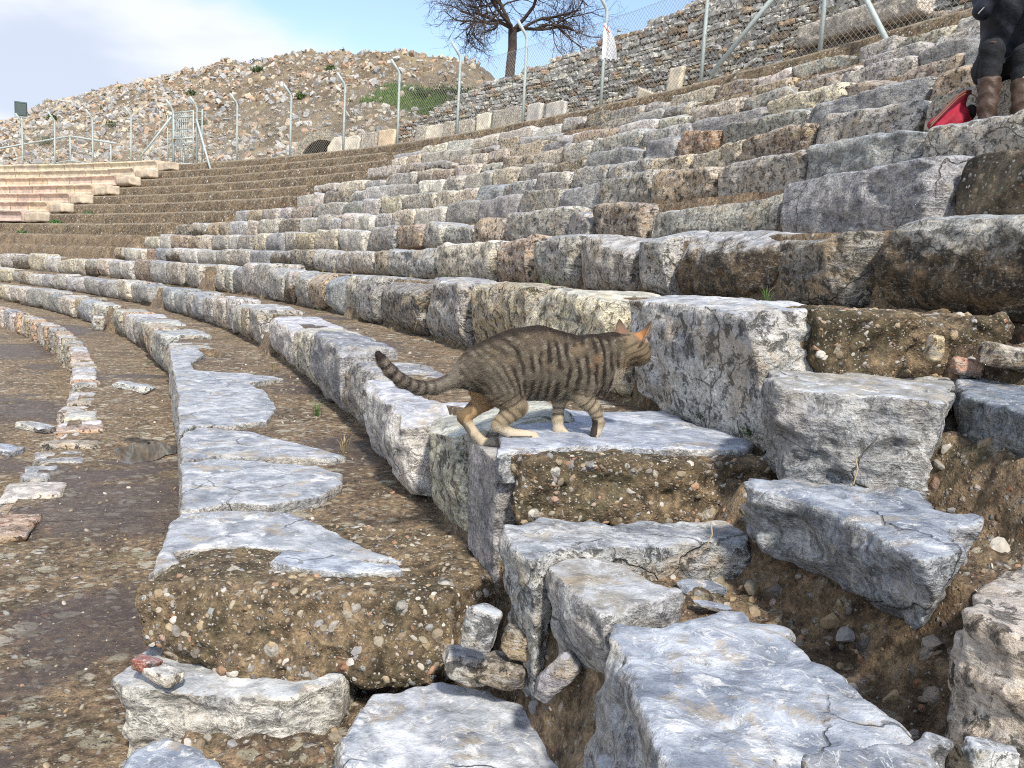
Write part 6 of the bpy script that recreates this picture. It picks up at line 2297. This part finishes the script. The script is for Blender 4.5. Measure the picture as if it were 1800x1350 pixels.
for q, (u, v, z, n, s_, lab) in enumerate([
    (1198, 712, -.445, 160, .028, 'small green weed at the foot of the grey slab behind the cat'),
    (1240, 740, -.450, 120, .035, 'creeping green weed between the flat slab and the dark block'),
    (1325, 768, -.455, 260, .045, 'largest green weed tuft at the tip of the flat marble slab'),
    (1385, 782, -.455, 130, .035, 'green weed sprig under the dark grey block'),
    (262, 640, -1.21, 90, .05, 'green sprig in the joint beside the puddle')]):
    c = px(u, v, z)
    tuft((c[0], c[1], z), n, s_, 500 + q, lab)
for q, (t, r, k, lab) in enumerate([(56.2, 50.7, 4, 'green weed at the foot of the lowest restored bench'), (55.6, 51.6, 5, 'green weed beside the broken slab ends'), (55.0, 52.5, 6, 'dark green weed on the brown steps by the benches')]):
    leaf_clump('weed', P(r, t, ZZ[k]), (.22, .22, .14), 240, [(.05, .12, .03), (.07, .16, .04)], 520 + q, lab, 'weed', None, .05)
MSTALK = plain('dry_stalk', (0.36, 0.27, 0.16), 0.8)
for q, (pts, lab) in enumerate([
    ([(1182, 655, -.30), (1235, 712, -.36), (1330, 775, -.42), (1400, 800, -.44)], 'long dry stalk leaning across the corner behind the cat'),
    ([(1440, 780, -.44), (1480, 815, -.40), (1512, 850, -.38)], 'dry grass stalk under the dark grey block, longer one'),
    ([(1500, 852, -.42), (1508, 825, -.36), (1503, 800, -.33)], 'short dry grass stalk standing under the dark grey block'),
    ([(728, 583, -.43), (734, 560, -.38), (727, 545, -.34)], 'thin dry stalk in the corner left of the cat\'s back'),
    ([(1240, 965, -.60), (1252, 940, -.585), (1250, 918, -.57)], 'bent dry stem on the ledge under the mortar')]):
    pp = []
    for u, v, z in pts:
        c = px(u, v, z)
        pp.append((c[0], c[1], z))
    if 'corner behind' in lab or 'under the dark' in lab or 'left of' in lab or 'ledge' in lab:
        # keep the stalk near its foot: constant distance, real heights
        pass
    pp = np.array(pp)
    c0 = pp[0].copy()
    for i in range(1, len(pp)):
        u, v, z = pts[i]
        x_, y_ = px(u, v, -0.4)
        yy = c0[1] + 0.02 * i
        dvec = np.array([x_, y_, -0.4])
        pp[i] = dvec * (yy / dvec[1])
    mb = MB()
    mb.tube(pp - c0, .0017, 5)
    o = mb.build('dry_stalk', MSTALK, None, True, Vector(c0))
    tag(o, lab, 'dry stalk')

# small weeds and dry tufts rooted in the joints at the foot of the seat rows
def grass_tuft(c, n, size, seed, cols, lab, group):
    rg = np.random.default_rng(seed)
    V, C = [], []
    for i in range(n):
        a = rg.uniform(0, 2 * math.pi)
        b = np.array([math.cos(a), math.sin(a), 0]) * size * .25 * rg.random()
        L = size * rg.uniform(.5, 1.2)
        out = np.array([math.cos(a), math.sin(a), 0]) * rg.uniform(.1, .7)
        d1 = out * .5 + np.array([0, 0, 1.0])
        m_ = b + d1 * L * .5
        e = m_ + (out * 1.5 + np.array([0, 0, .45])) * L * .5
        s_ = np.array([-math.sin(a), math.cos(a), 0]) * size * .018
        V += [b - s_, b + s_, m_ + s_ * .8, m_ - s_ * .8, m_ - s_ * .8, m_ + s_ * .8, e + s_ * .1, e - s_ * .1]
        C += [np.array(cols[rg.integers(0, len(cols))]) * rg.uniform(.7, 1.2)] * 8
    o = link('grass_tuft', mesh_from('grass_tuft', np.array(V), np.arange(n * 8).reshape(-1, 4), False, np.array(C)), MLEAF, None, Vector(c))
    tag(o, lab, 'grass tuft', group)


DRY = [(.34, .27, .15), (.28, .21, .12), (.40, .33, .20)]
GRN = [(.08, .15, .04), (.12, .18, .06), (.06, .11, .03)]
rg = np.random.default_rng(64)
for q in range(30):
    k = [1, 2, 2, 3, 3, 4, 5, 6][q % 8]
    t = rg.uniform(18.0, 34.0) if k > 1 else rg.uniform(18.0, 24.0)
    dry = q % 3 != 0
    r_ = RR[k] - 0.11 + rg.uniform(-.03, .02)
    c = P(r_, t, ZZ[k - 1] - 0.03)
    grass_tuft(c, 26, rg.uniform(.06, .13), 3000 + q, DRY if dry else GRN,
               'wispy tuft of dry grass rooted at the foot of a seat row' if dry else 'thin green tuft rooted at the foot of a seat row',
               'dry grass tufts at the foot of the rows' if dry else 'green tufts at the foot of the rows')
for q, (r_, t) in enumerate([(47.5, 16.9), (47.75, 16.6), (48.1, 16.95), (48.62, 16.75), (48.55, 16.0), (49.1, 17.1), (48.25, 15.7), (47.12, 17.15)]):
    z = float(ground_h(np.array([r_]), np.array([t]))[0])
    grass_tuft(P(r_, t, z - .004), 20, .05, 3100 + q, DRY if q % 2 else GRN,
               'small dry grass wisp in the broken earth of the stairway' if q % 2 else 'small green wisp in the broken earth of the stairway',
               'dry wisps in the stairway' if q % 2 else 'green wisps in the stairway')
